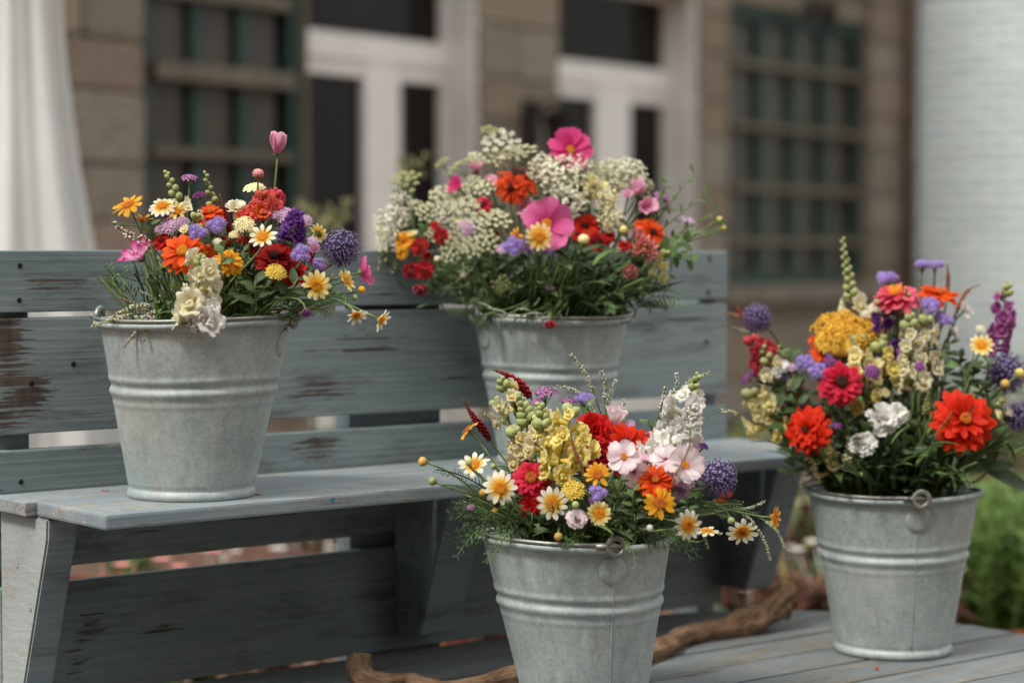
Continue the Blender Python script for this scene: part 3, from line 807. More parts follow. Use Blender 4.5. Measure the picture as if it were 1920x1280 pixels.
LAV = plain('ageratum_lavender', S(168, 148, 206), S(200, 184, 230), 300, .8, trans=.2, bstr=.0)
LAVD = plain('ageratum_core', S(132, 108, 172), S(156, 134, 192), 200, .8)
ALL_T = plain('thistle_violet', S(124, 110, 156), S(164, 150, 188), 120, .6, trans=.1)
ALL_B = plain('thistle_blue', S(70, 60, 92), S(98, 86, 122), 120, .6)
ALL_C = plain('thistle_core', S(48, 42, 70), S(66, 58, 88), 100, .8)
VERB = plain('verbena_mauve', S(150, 92, 138), S(192, 140, 178), 260, .7, trans=.15)
VERB2 = plain('verbena_purple', S(124, 62, 130), S(164, 98, 166), 260, .7, trans=.15)
VERBD = plain('verbena_calyx', S(86, 52, 58), S(116, 74, 76), 200, .8)
STAT_L = plain('statice_lilac', S(196, 160, 192), S(222, 194, 214), 200, .8, trans=.2)
STAT_Y = plain('statice_yellow', S(228, 196, 76), S(240, 216, 110), 200, .8, trans=.2)
STAT_C = plain('statice_cream', S(236, 226, 170), S(244, 238, 200), 200, .8, trans=.2)
GYP = plain('tiny_white_blossom', S(222, 219, 190), S(241, 238, 220), 200, .8, trans=.2)
LACE = plain('cream_lace_blossom', S(204, 204, 160), S(232, 230, 196), 200, .8, trans=.15)
LACEG = plain('green_lace_blossom', S(158, 160, 104), S(196, 194, 140), 200, .8, trans=.15)
YARROW = plain('yarrow_yellow', S(220, 166, 46), S(240, 194, 82), 220, .85, bstr=.5)
AMAR = plain('amaranth_red', S(120, 14, 26), S(164, 28, 40), 260, .7, trans=.1)
HEATH = plain('pinkish_white_bud', S(196, 170, 164), S(226, 210, 200), 260, .7)
MINTW = plain('mint_blossom', S(178, 176, 148), S(222, 218, 204), 260, .8)
GRASSH = plain('grass_seed_head', S(168, 112, 84), S(196, 146, 110), 260, .8)
DRIED = plain('dark_seed', S(60, 34, 50), S(92, 56, 74), 200, .8)

PROF = {
 'daisy': [.34, .62, .84, .97, 1, .92, .66],
 'cosmos': [.20, .48, .74, .92, 1.0, .98, .84],
 'zinnia': [.30, .50, .72, .92, 1.0, 1.0, .84],
 'bract': [.75, .95, 1, .92, .72, .44, .10],
 'ruffle': [.25, .5, .74, .9, 1, 1, .9]}
PM = {}
def petal(kind, colour, W, cup=.12, curl=-.12, var=0, rip=.0):
    key = (kind, colour, round(W, 2), round(cup, 2), round(curl, 2), var, rip)
    if key in PM: return PM[key]
    rs = random.Random(hash((kind, var)) % 1000 if False else var*17+len(kind)); mb = MB(); vs = []; uvs = []
    pf = PROF[kind]; nu = 5; nv = len(pf)
    tw = rs.uniform(-.22, .22); c2 = curl+rs.uniform(-.17, .15); cp = cup*rs.uniform(.4, 1.6); sd_ = rs.uniform(-.05, .05); e1_, e2_ = rs.uniform(0, 6), rs.uniform(0, 6)
    for i, p in enumerate(pf):
        v = i/(nv-1)
        for j in range(nu):
            u = 2*j/(nu-1)-1
            y = v
            if kind in ('daisy', 'zinnia', 'bract'): y -= (.24 if kind == 'zinnia' else .13)*u*u*v**5
            if kind in ('cosmos', 'ruffle') and i == nv-1: y += (-.05 if j in (0, 4) else (.0 if j % 2 else .035)) + rs.uniform(-.02, .02)
            x = .5*W*p*u
            z = cp*W*u*u+c2*v*v+tw*u*v*W+(.02 if kind != 'bract' else 0)*math.cos(3.1*math.pi*u)*v
            if rip: z += rip*math.sin(u*5.2+var*2.1)*v*v; y += rip*.4*math.cos(u*6+var)*v*v*v
            x += sd_*v*v+.03*W*math.sin(v*7+e1_); z += .045*math.sin(v*5.5+u*1.6+e2_)*v*W*1.4
            vs.append((x, y, z)); uvs.append((u*.5+.5, v))
    fs_ = [(i*nu+j, i*nu+j+1, (i+1)*nu+j+1, (i+1)*nu+j) for i in range(nv-1) for j in range(nu-1)]
    mb.add(vs, fs_, uvs)
    PM[key] = mb.mesh('petal', PC[colour]); return PM[key]

CACHE = {}
def cached(key, fn):
    if key not in CACHE: CACHE[key] = fn()
    return CACHE[key]
def disc_mesh(mat, n=64, dome=.5):
    mb = MB(); k = 12; rr = random.Random(n)
    mb.lathe([(1.0, -.25), (.96, 0), (.8, .42*dome), (.45, .60*dome), (0.02, .52*dome)], k, 1)
    for i in range(n):
        r = math.sqrt((i+.5)/n)*.98; a = i*2.39996
        h = dome*(.50+.25*math.sin(min(r*2.6, 3.0))-.55*max(0, r-.6))
        c = V((r*math.cos(a), r*math.sin(a), h)); s_ = .075
        nn = V((c.x*.8, c.y*.8, 1)).normalized(); t1 = nn.cross(V((0, 1, .1))).normalized(); t2 = nn.cross(t1)
        L = rr.uniform(.14, .30)*(1.1 if r > .45 else .55); nn = (nn+V((rr.uniform(-.3, .3), rr.uniform(-.3, .3), 0))).normalized()
        q = [c+t1*s_, c+t2*s_, c-t1*s_, c-t2*s_, c+nn*L]
        mb.add(q, [(0, 1, 4), (1, 2, 4), (2, 3, 4), (3, 0, 4)], None, 0 if r > .42 else 1)
    dk = {'yellow_disc': DISC_G, 'golden_disc': DISC_B, 'dark_disc': DISC_K, 'orange_disc': DISC_B}[mat.name]
    return mb.mesh('disc', [mat, dk], False)
def calyx_mesh():
    mb = MB(); mb.lathe([(.02, -.9), (.30, -.75), (.75, -.35), (1.0, .05)], 10)
    for j in range(8):
        a = 2*math.pi*j/8; u = V((math.cos(a), math.sin(a), 0))
        mb.leaf(u*.55+V((0, 0, -.45)), u+V((0, 0, .55)), V((0, 0, 1))-u*.4, 1.0, .35, .1)
    return mb.mesh('calyx', GREEN)
def zed(d, spin=0.0):
    return V(d).normalized().to_track_quat('Z', 'Y').to_matrix().to_4x4() @ M.Rotation(spin, 4, 'Z')

def facing(f):
    "f = (right, up, toward camera)"
    return V((f[0], -f[2], f[1])).normalized()
FACE = {'c': (.05, .45, 1), 'cu': (0, 1, .8), 'u': (0, 1, .25), 'cl': (-.75, .5, .8), 'cr': (.75, .5, .8), 'l': (-1, .5, .25), 'r': (1, .5, .2), 'd': (.15, -.8, .7), 'f': (0, .1, 1),
        'ul': (-.5, 1, .2), 'ur': (.5, 1, .2), 'b': (.4, .5, -.9), 'dl': (-.6, -.6, .6), 'dr': (.6, -.6, .7), 'cd': (0, -.25, 1), 'bu': (0, 1, -.35)}

def stem_path(bk, head, f, neck=.05):
    "from the bottom of the bucket, through its mouth, to the head"
    b = BUCKETS[bk]; c = b['c']; top = c+V((b['lean'], 0, b['H']))
    off = V((head.x-top.x, head.y-top.y, 0)); dist = off.length
    rr = min(dist*.42, b['R']*.66)
    jit = V((rng.uniform(-.02, .02), rng.uniform(-.02, .02), 0))
    mouth = top+(off.normalized()*rr if dist > 1e-4 else V((0, 0, 0)))+jit*1.2
    foot = c+V((0, 0, .03))-(off.normalized()*min(rr*.4, .035) if dist > 1e-4 else V((0, 0, 0)))+jit
    d0 = (mouth-foot).normalized(); L = (head-mouth).length
    pts = [foot, foot.lerp(mouth, .5)]
    p1 = mouth+d0*L*.45; p2 = head-f*min(neck, L*.45)
    for i in range(9):
        t = i/8
        pts.append(mouth*(1-t)**3+p1*3*t*(1-t)**2+p2*3*t*t*(1-t)+head*t**3)
    return foot, pts

GROUPS = {'L': 'flowers in the bucket at the near end of the seat', 'K': 'flowers in the bucket against the backrest', 'F': 'flowers in the cropped bucket before the driftwood', 'R': 'flowers in the table bucket beside the grass'}
WHERE = {'L': ' in the seat-end bucket', 'K': ' in the backrest-side bucket', 'F': ' in the cropped driftwood-side bucket', 'R': ' in the grass-side bucket'}
class Flower:
    def __init__(s, bk, name, cat, label, head, f, neck=.05, thick=.0017, stem_mat=None, leaves=0):
        s.foot, pts = stem_path(bk, head, f, neck); s.f = f; s.head = head
        s.root = thing(name, label+WHERE[bk], cat, s.foot, GROUPS[bk])
        mb = MB(); n = len(pts); mb.tube([p-s.foot for p in pts], [thick*(1.5-.6*i/(n-1)) for i in range(n)], 6)
        link('stem', mb.mesh('stem', stem_mat or GREEN), s.root)
        for i in range(leaves):
            k = rng.randint(4, 8); p = pts[k]-s.foot; a = rng.random()*6.28
            d = V((math.cos(a), math.sin(a), rng.uniform(.1, .8)))
            lf = MB(); lf.leaf(p, d, V((0, 0, 1)), rng.uniform(.03, .05), rng.uniform(.012, .02), .3)
            link('leaf', lf.mesh('leaf', LEAF), s.root)
        s.hm = M.Translation(head-s.foot) @ zed(f, rng.random()*6.28)
        s.pts = pts
    def part(s, name, me, m=None, kind=None):
        return link(name, me, s.root, s.hm @ (m if m is not None else M.Identity(4)), kind)
    def ring(s, kind, colour, n, L, W, elev, r0=.0, z0=0.0, cup=.12, curl=-.12, rip=0.0, jit=.12, ph=0.0, drop=0.0, rot=0.0):
        for i in range(n):
            if drop and rng.random() < drop: continue
            a = 2*math.pi*(i+ph)/n+rng.uniform(-jit, jit)*3.0/n
            l = L*rng.uniform(.90, 1.06); e = R(elev)+rng.uniform(-jit, jit)
            m = M.Rotation(a, 4, 'Z') @ M.Translation((0, r0, z0+rng.uniform(-.0006, .0006))) @ M.Rotation(e, 4, 'X') @ M.Rotation(rng.uniform(-jit, jit)*1.3+rot, 4, 'Y') @ M.Diagonal((l, l, l, 1))
            s.part('petal', petal(kind, colour, W, cup, curl, rng.randint(0, 5), rip), m)
    def disc(s, r, mat, dome=.5, z=0.0):
        s.part('disc', cached(('disc', mat.name, dome), lambda: disc_mesh(mat, 64, dome)), M.Translation((0, 0, z)) @ M.Diagonal((r, r, r, 1)))
    def calyx(s, r, z=0.0):
        s.part('calyx', cached('calyx', calyx_mesh), M.Translation((0, 0, z)) @ M.Diagonal((r, r, r, 1)))

def HP(bk, px, py, dd):
    return P(px, py, BUCKETS[bk]['c'].y+dd)
def size(bk, px, dd): return px/F*(BUCKETS[bk]['c'].y+dd)
def fdir(face):
    d = facing(FACE[face]) if isinstance(face, str) else facing(face)
    return (d+V((rng.uniform(-.1, .1), rng.uniform(-.1, .1), rng.uniform(-.1, .1)))).normalized()

def daisy(bk, px, py, dd, w_, face, label, colour='white_daisy', n=13, elev=4, neck=.045, drop=0.0, disc=None, curl=-.1):
    f = fdir(face); r = size(bk, w_, dd)/2; elev += rng.uniform(-9, 15); n += rng.randint(-1, 1); drop = max(drop, rng.choice((0, 0, .07)))
    s = Flower(bk, 'daisy', 'daisy', label, HP(bk, px, py, dd), f, neck, .0015, leaves=0)
    s.ring('daisy', colour, n, r*.78, .43, elev, r*.24, 0, .10, curl, drop=drop)
    s.disc(r*.36, disc or (DISC_G if colour == 'gold_daisy' else DISC), .5, r*.02); s.calyx(r*.34, -r*.02)
def zinnia(bk, px, py, dd, w_, face, label, colour='orange', rows=3, disc=DISC_O, droop=0, name='zinnia', dr=.2):
    f = fdir(face); r = size(bk, w_, dd)/2
    s = Flower(bk, name, 'zinnia' if name == 'zinnia' else name.replace('_', ' '), label, HP(bk, px, py, dd), f, .05, .0024, leaves=1)
    spec = [(15, .84, -8), (14, .74, 8), (12, .60, 24), (9, .45, 44)]
    for i in range(rows):
        n, L, e = spec[i]
        s.ring('zinnia', colour, n, r*L, .46, e-droop, r*(.18-.03*i), r*.05*i, .20, -.18, ph=i*.37, jit=.2)
    s.disc(r*dr, disc, .7, r*.08*rows); s.calyx(r*.26, -r*.04)
def cosmos(bk, px, py, dd, w_, face, label, colour='pink', elev=12, n=8, disc=True, Wd=.72, cup=.10, name='cosmos'):
    f = fdir(face); r = size(bk, w_, dd)/2
    s = Flower(bk, name, name.replace('_', ' '), label, HP(bk, px, py, dd), f, .05, .0014)
    L = r*.92/max(math.cos(R(elev)), .80)
    s.ring('cosmos', colour, n, L, Wd, elev, r*(.08 if elev < 55 else .16), 0, cup, -.06 if elev < 30 else (.05 if elev < 55 else .17), .07, jit=.16)
    if disc: s.disc(r*.20, DISC, .6, r*.05)
    s.calyx(r*.24, -r*.04)
def strawflower(bk, px, py, dd, w_, face, label, colour='strawpink', open_=.5):
    f = fdir(face); r = size(bk, w_, dd)/2
    s = Flower(bk, 'strawflower', 'strawflower', label, HP(bk, px, py, dd), f, .04, .0017)
    for i in range(4):
        e = (5, 30, 55, 78)[i] if open_ > .3 else (35, 58, 74, 86)[i]
        s.ring('bract', colour, (13, 12, 10, 8)[i], r*(.8, .82, .8, .7)[i], .42, e, r*(.42, .40, .34, .26)[i], -r*.25+r*.06*i, .22, .25, ph=i*.4, jit=.08)
    if open_ > .4: s.disc(r*.36, DISC_O, .5, r*.12)
    else: s.disc(r*.3, DISC_D, .5, r*.2)
def carnation(bk, px, py, dd, w_, face, label, colour='white', name='carnation', rows=3):
    f = fdir(face); r = size(bk, w_, dd)/2
    s = Flower(bk, name, name.replace('_', ' '), label, HP(bk, px, py, dd), f, .05, .0015)
    for i in range(rows):
        s.ring('ruffle', colour, 7-i, r*(.95-.15*i), .85, 8+24*i, r*.05, r*.06*i, .1, -.05, .12, ph=i*.5, jit=.25)
    s.calyx(r*.22, -r*.1)
def fluff_mesh(mat, core, n=210, rs=1):
    rr = random.Random(rs); mb = MB()
    mb.lathe([(0.02, -.45), (.45, -.4), (.72, 0), (.66, .35), (.4, .62), (0.02, .72)], 12, 1)
    for i in range(n):
        z = 1-1.25*(i+.5)/n; a = i*2.39996+rr.random()*.4; q = math.sqrt(max(0, 1-z*z))
        d = V((q*math.cos(a), q*math.sin(a), z)).normalized(); d = (d+V((rr.uniform(-.25, .25), rr.uniform(-.25, .25), rr.uniform(-.2, .2)))).normalized()
        b = d*.6; e = d*rr.uniform(.9, 1.15); t = d.cross(V((rr.uniform(-1, 1), rr.uniform(-1, 1), .3))).normalized()*.035
        mb.add([b+t, b-t, e-t*.8, e+t*.8], [(0, 1, 2, 3)])
    return mb.mesh('fluff', [mat, core])
def ageratum(bk, px, py, dd, w_, face, label, n=7, squash=.7):
    f = fdir(face); r = size(bk, w_, dd)/2
    s = Flower(bk, 'ageratum', 'ageratum', label, HP(bk, px, py, dd), f, .05, .0017, leaves=1)
    for i in range(n):
        a = i*2.4+rng.random(); q = math.sqrt((i+.3)/n)*.62
        c = V((q*math.cos(a), q*math.sin(a), (.35-q*q*.55)*squash))
        k = rng.randint(0, 2)
        me = cached(('fluff', k), lambda: fluff_mesh(LAV, LAVD, 210, k))
        sc = r*rng.uniform(.36, .46)
        s.part('fluff', me, M.Translation(c*r) @ M.Rotation(rng.random()*6, 4, 'Z') @ M.Rotation(q*.6, 4, 'X') @ M.Diagonal((sc, sc, sc, 1)))
    mb = MB()
    for i in range(n):
        a = i*2.4; mb.tube([(0, 0, -r*.8), (math.cos(a)*r*.3, math.sin(a)*r*.3, -r*.1)], r*.03, 4)
    s.part('branches', mb.mesh('branches', GREEN))
def thistle_mesh(rs=0, n=300):
    rr = random.Random(rs); mb = MB()
    for i in range(10):
        pass
    mb.lathe([(.02, -.62)]+[(.62*math.cos(R(q)), .62*math.sin(R(q))) for q in range(-70, 80, 20)]+[(.02, .62)], 14, 2)
    for i in range(n):
        z = 1-2*(i+.5)/n; a = i*2.39996; q = math.sqrt(max(0, 1-z*z))
        d = V((q*math.cos(a), q*math.sin(a), z)); d = (d+V((rr.uniform(-.07, .07),)*1+(rr.uniform(-.07, .07), rr.uniform(-.07, .07)))).normalized()
        t1 = d.cross(V((.3, .5, .8))).normalized(); t2 = d.cross(t1)
        L = rr.uniform(.80, 1.0)*(1+.07*mnoise.noise(d*2.2+V((rs*5, 0, 0)))); b = d*.56; d = (d+V((rr.uniform(-.06, .06), rr.uniform(-.06, .06), rr.uniform(-.06, .06)))).normalized(); e = d*L
        w0 = .022
        mb.add([b+t1*w0, b+t2*w0, b-t1*w0, b-t2*w0, e+t1*.016, e+t2*.016, e-t1*.016, e-t2*.016], [(0, 1, 5, 4), (1, 2, 6, 5), (2, 3, 7, 6), (3, 0, 4, 7)], None, 1)
        ph = rr.random()*6
        for k in range(4):
            g = ph+k*1.571; u = t1*math.cos(g)+t2*math.sin(g); v_ = d.cross(u)
            tip = e+u*.085+d*.03
            mb.add([e+v_*.020, e-v_*.020, tip-v_*.006, tip+v_*.006], [(0, 1, 2, 3)], None, 0)
    return mb.mesh('globe_head', [ALL_T, ALL_B, ALL_C], False)
def globe_thistle(bk, px, py, dd, w_, face, label):
    f = fdir(face); r = size(bk, w_, dd)/2; c = HP(bk, px, py, dd)
    s = Flower(bk, 'globe_thistle', 'globe thistle', label, c-f*r*.6, f, .06, .0022)
    k = rng.randint(0, 2)
    s.part('globe_head', cached(('thistle', k), lambda: thistle_mesh(k)), M.Translation((0, 0, r*.6)) @ M.Diagonal((r, r, r, 1)))
def floret_mesh(colour, rs):
    "two-lipped snapdragon bloom, unit length along +Z, upper lip +Y: a pouch with five ruffled lobes folded over it"
    rr = random.Random(rs); mb = MB(); n = 14; vs = []; uvs = []
    rows = [(0, .10), (.25, .16), (.5, .20), (.68, .21), (.76, .18), (.79, .10), (.77, .02)]
    for i, (z, r) in enumerate(rows):
        for j in range(n):
            a = 2*math.pi*j/n
            vs.append((r*math.cos(a)*1.05, r*math.sin(a), z+.05*rr.uniform(-1, 1)*(i > 2))); uvs.append((j/n, .1+.7*i/(len(rows)-1)))
    mb.add(vs, [(i*n+j, i*n+(j+1) % n, (i+1)*n+(j+1) % n, (i+1)*n+j) for i in range(len(rows)-1) for j in range(n)], uvs)
    def lobe(ang, L, W, lean, z0):
        d0 = V((math.cos(ang), math.sin(ang), 0)); t = V((-math.sin(ang), math.cos(ang), 0)); vs = []; uvs = []; nu = 6; nv = 6; p1, p2 = rr.uniform(0, 6), rr.uniform(0, 6)
        for i in range(nv):
            v = i/(nv-1); th = lean*v
            base = d0*(.18+L*math.sin(th)/max(lean, .1)*.9)+V((0, 0, z0+L*v*math.cos(th)*.8))
            wv = W*(.55+.75*math.sin(math.pi*min(.15+v*.62, 1)))*(1 if i < nv-1 else .72)
            for j in range(nu):
                u = 2*j/(nu-1)-1
                q = base+t*(u*wv*.5)-d0*(.14*u*u*W)+d0*(.085*math.sin(u*4+p1)*v)+V((0, 0, .09*math.sin(u*5.5+p2)*v*v-.05*u*u*v))
                vs.append(q); uvs.append((.5+.5*u, .35+.65*v))
        mb.add(vs, [(i*nu+j, i*nu+j+1, (i+1)*nu+j+1, (i+1)*nu+j) for i in range(nv-1) for j in range(nu-1)], uvs)
    for ang, L, W, le, z0 in ((1.0, .72, .80, .95, .50), (2.14, .72, .80, .95, .50), (-.5, .58, .66, 1.45, .54), (-1.571, .62, .74, 1.6, .56), (-2.64, .58, .66, 1.45, .54)):
        lobe(ang+rr.uniform(-.12, .12), L*rr.uniform(.85, 1.15), W*rr.uniform(.9, 1.15), le*rr.uniform(.8, 1.15), z0)
    for (x, y) in ((-.13, -.13), (.13, -.13)):
        o = len(mb.v); mb.blob((x, y, .76), .12, 0, None, .7)
        for k in range(o, len(mb.v)): mb.uv[k] = (.5, .18)
    return mb.mesh('floret', PC[colour])
def bud_mesh(mat):
    mb = MB(); mb.lathe([(.01, 0), (.30, .12), (.42, .4), (.36, .75), (.18, .96), (.01, 1.0)], 10)
    for j in range(4):
        a = j*1.571; u = V((math.cos(a), math.sin(a), 0)); mb.leaf(u*.2, u*.5+V((0, 0, 1)), u, .6, .4, .05, mi=1)
    return mb.mesh('bud', [mat, GREEN])
def snapdragon(bk, base, tip, dd, colour, nf, nb, fs_, label, upto=.62, budmat=None, name='snapdragon', start=.0, bscale=1.0):
    "base, tip in photo pixels; florets spiral up the stem, buds above"
    A = HP(bk, base[0], base[1], dd); B = HP(bk, tip[0], tip[1], dd+rng.uniform(-.02, .01))
    ax = (B-A); f = ax.normalized()
    s = Flower(bk, name, name.replace('_', ' '), label, A, f, .06, .0022, leaves=1)
    s.hm = M.Translation(A-s.foot)
    L = ax.length
    sp = MB(); sp.tube([(0, 0, 0), ax*.5+V((0, 0, .002)), ax], [.0020, .0016, .0008], 6); s.part('spike', sp.mesh('spike', GREEN))
    cam_d_ = V((0, -1, .1))
    fsz = size(bk, fs_, dd)
    nf = int(nf*1.25) if nf > 2 else nf
    for i in range(nf):
        t = start+(upto-start)*i/max(nf-1, 1); a = i*2.2+rng.uniform(-.6, .6)
        e1 = f.cross(V((0, 1, .2))).normalized(); e2 = f.cross(e1)
        o = e1*math.cos(a)+e2*math.sin(a)
        o = (o+cam_d_*.40+f*.30).normalized()
        o = (o+V((rng.uniform(-.3, .3), rng.uniform(-.2, .2), rng.uniform(-.3, .25)))).normalized(); q = o.to_track_quat('Z', 'Y').to_matrix().to_4x4()
        k = rng.randint(0, 3); sz = fsz*(.93-.36*t)*rng.uniform(.74, 1.18)
        me = cached(('floret', colour, k), lambda: floret_mesh(colour, k))
        s.part('floret', me, M.Translation(ax*t+o*.002) @ q @ M.Rotation(rng.uniform(-.5, .5), 4, 'Z') @ M.Diagonal((sz*.78, sz*.78, sz, 1)))
    bm_ = budmat or PALEGREEN
    for i in range(nb):
        t = upto+.04+(1-upto-.04)*(i+.5)/nb; a = i*2.2+rng.random()*.5
        e1 = f.cross(V((0, 1, .2))).normalized(); e2 = f.cross(e1)
        o = ((e1*math.cos(a)+e2*math.sin(a))+f*(.5+.7*t)).normalized()
        sz = fsz*bscale*(.60-.36*(i/max(nb, 1)))*rng.uniform(.9, 1.1)
        s.part('bud', cached(('bud', bm_.name), lambda: bud_mesh(bm_)), M.Translation(ax*t) @ o.to_track_quat('Z', 'Y').to_matrix().to_4x4() @ M.Diagonal((sz, sz, sz, 1)))
def cluster_mesh(kind, mat, mat2, rs, n=34):
    "dome of small florets on short stalks"
    rr = random.Random(rs); mb = MB()
    for i in range(n):
        q = math.sqrt((i+.5)/n); a = i*2.39996
        c = V((q*math.cos(a)*.85, q*math.sin(a)*.85, .55*math.sqrt(max(0, 1-q*q*.9))+rr.uniform(-.08, .08)))
        d = (c+V((0, 0, .25))).normalized()
        mb.blob(c*.78, .13, 1, d, 1.6)
        t1 = d.cross(V((.2, .9, .1))).normalized(); t2 = d.cross(t1); ph = rr.random()*6; e = c+d*.06
        m = 5; R_ = .22 if kind == 'verbena' else .33
        vs = [e]
        for k in range(2*m):
            g = ph+math.pi*k/m; rad_ = R_*(1 if k % 2 == 0 else .55)*rr.uniform(.8, 1.1); vs.append(e+(t1*math.cos(g)+t2*math.sin(g))*rad_+d*(.08 if k % 2 == 0 else .0)*(2 if kind == 'statice' else 1))
        mb.add(vs, [(0, 1+k, 1+(k+1) % (2*m)) for k in range(2*m)])
    for i in range(7):
        a = i*2.4; q = .5*math.sqrt((i+.5)/7); mb.tube([(0, 0, -.9), (q*math.cos(a), q*math.sin(a), 0)], .035, 4, 2)
    return mb.mesh('florets', [mat, mat2, GREEN], False)
def cluster(bk, px, py, dd, w_, face, label, kind='verbena', col='m'):
    f = fdir(face); r = size(bk, w_, dd)/2
    mats = {'m': (VERB, VERBD), 'p': (VERB2, VERBD), 'l': (STAT_L, VERBD), 'y': (STAT_Y, PALEGREEN), 'c': (STAT_C, PALEGREEN), 'v': (PC['violet'], VERBD), 'w': (GYP, PALEGREEN), 'n': (PC['magenta'], VERBD)}[col]
    s = Flower(bk, kind, kind, label, HP(bk, px, py, dd), f, .05, .0014)
    k = rng.randint(0, 2)
    s.part('florets', cached((kind, col, k), lambda: cluster_mesh(kind, mats[0], mats[1], k)), M.Diagonal((r, r, r*.9, 1)))
def lace_mesh(kind, rs, mat):
    rr = random.Random(rs); mb = MB()
    if kind == 'gypsophila':
        for i in range(170):
            while True:
                c = V((rr.uniform(-1, 1), rr.uniform(-1, 1), rr.uniform(-.7, .9)))
                if c.length < 1: break
            rad_ = rr.uniform(.055, .10)
            d = c.normalized(); mb.blob(c, rad_, 0, d, .75)
            for k in range(3):
                a = rr.random()*6.28; mb.blob(c+V((math.cos(a), math.sin(a), rr.uniform(-.5, .8)))*rad_*.7, rad_*.62, 0, d, .7)
            if i % 3 == 0: mb.tube([(0, 0, -1.3), c*.5+V((0, 0, -.4)), c], .012, 3, 1, False)
    else:
        n = 17
        for i in range(n):
            q = math.sqrt((i+.4)/n); a = i*2.39996
            c = V((q*math.cos(a), q*math.sin(a), .48*math.sqrt(max(0, 1-q*q))+rr.uniform(-.09, .09)))
            mb.tube([(0, 0, -.75), c*.55+V((0, 0, -.25)), c+V((0, 0, -.05))], .014, 3, 1, False)
            for k in range(13):
                g = k*2.4; rq = .165*math.sqrt((k+.5)/11)
                e = c+V((rq*math.cos(g), rq*math.sin(g), .05*rr.random()))
                mb.blob(e, rr.uniform(.040, .066), 0, None, .7)
    return mb.mesh('blossoms', [mat, GREEN])
def lace(bk, px, py, dd, w_, face, label, kind='gypsophila', col='w', flat=1.0):
    f = fdir(face); r = size(bk, w_, dd)/2; mat = {'w': GYP, 'c': LACE, 'g': LACEG, 'y': STAT_C}[col]
    c = HP(bk, px, py, dd); f = (f+V((rng.uniform(-.35, .35), rng.uniform(-.5, .1), rng.uniform(-.3, .2)))).normalized()
    s = Flower(bk, kind, {'gypsophila': 'gypsophila', 'lace_flower': 'lace flower'}[kind], label, c-f*r*(.9 if kind == 'gypsophila' else .3), f, .05, .0013)
    k = rng.randint(0, 2)
    s.part('blossoms', cached((kind, col, k), lambda: lace_mesh(kind, k, mat)), M.Translation((0, 0, r*(.9 if kind == 'gypsophila' else .3))) @ M.Diagonal((r, r, r*flat, 1)), 'stuff')
def yarrow(bk, px, py, dd, w_, h_, face, label):
    f = fdir(face); r = size(bk, w_, dd)/2; hh = size(bk, h_, dd)
    s = Flower(bk, 'yarrow', 'yarrow', label, HP(bk, px, py+h_*.35, dd), f, .06, .0026)
    mb = MB(); rr = random.Random(int(px))
    mb.lathe([(.02, .42), (.5, .34), (.8, .12), (.88, -.05), (.7, -.16), (.1, -.3)], 24)
    heads = []
    for i in range(46):
        q = math.sqrt((i+.5)/46); a = i*2.39996+rr.uniform(-.35, .35); q = min(1, q*rr.uniform(.88, 1.08))
        heads.append((V((q*math.cos(a)*.93, q*math.sin(a)*.93, .52*math.sqrt(max(0, 1-q*q))-.03+rr.uniform(-.06, .06))), rr.uniform(.13, .21)))
    for c, hr in heads:
        for k in range(26):
            z = rr.uniform(-.2, 1); a = rr.random()*6.28; qq = math.sqrt(max(0, 1-z*z))
            p = c+V((math.cos(a)*qq, math.sin(a)*qq, z*.8))*hr
            mb.blob(p, rr.uniform(.026, .044), 0, (p-c), .8)
    s.part('flower_head', mb.mesh('flower_head', YARROW), M.Diagonal((r, r, hh*1.05, 1)), 'stuff')
    st = MB()
    for i in range(9):
        a = i*2.4; q = .8*math.sqrt((i+.5)/9); st.tube([(0, 0, -r*1.1), (q*math.cos(a)*r, q*math.sin(a)*r, -.1*hh)], .0014, 4)
    s.part('branches', st.mesh('branches', GREEN))
def spike(bk, pix, dd, w0, mat, label, name='amaranth', cat=None, dens=1.0, st=1.6, mat2=None):
    "tapering spike of small florets along a pixel polyline, tip first"
    pts = spline([HP(bk, x, y, dd+.01*i) for i, (x, y) in enumerate(pix)], 10)[::-1]
    f = (pts[1]-pts[0]).normalized()
    s = Flower(bk, name, cat or name.replace('_', ' '), label, pts[0], f, .06, .0015)
    s.hm = M.Translation(pts[0]-s.foot)
    q = [p-pts[0] for p in pts]; mb = MB(); L = sum((q[i+1]-q[i]).length for i in range(len(q)-1))
    w_ = size(bk, w0, dd)/2; n = int(L/(w_*.16)*dens*1.4); rr = random.Random(len(label))
    mb.tube(q, .0010, 5, 1)
    for i in range(n):
        t = (i+.5)/n*(len(q)-1); k = min(int(t), len(q)-2); p = q[k].lerp(q[k+1], t-k); ax = (q[k+1]-q[k]).normalized()
        a = i*2.39996; e1 = ax.cross(V((0.1, 1, .2))).normalized(); e2 = ax.cross(e1)
        o = e1*math.cos(a)+e2*math.sin(a); g = i/n
        ww = w_*(.75+.5*math.sin(math.pi*min(g*1.2, 1)))*(1-.55*g)
        o2 = (o+ax*.7).normalized()
        mb.blob(p+o*ww*.62, ww*rr.uniform(.26, .40), 0 if (mat2 is None or rr.random() < .55) else 2, o2, st)
    s.part('florets', mb.mesh('florets', [mat, GREEN]+([mat2] if mat2 else [])), kind='stuff')
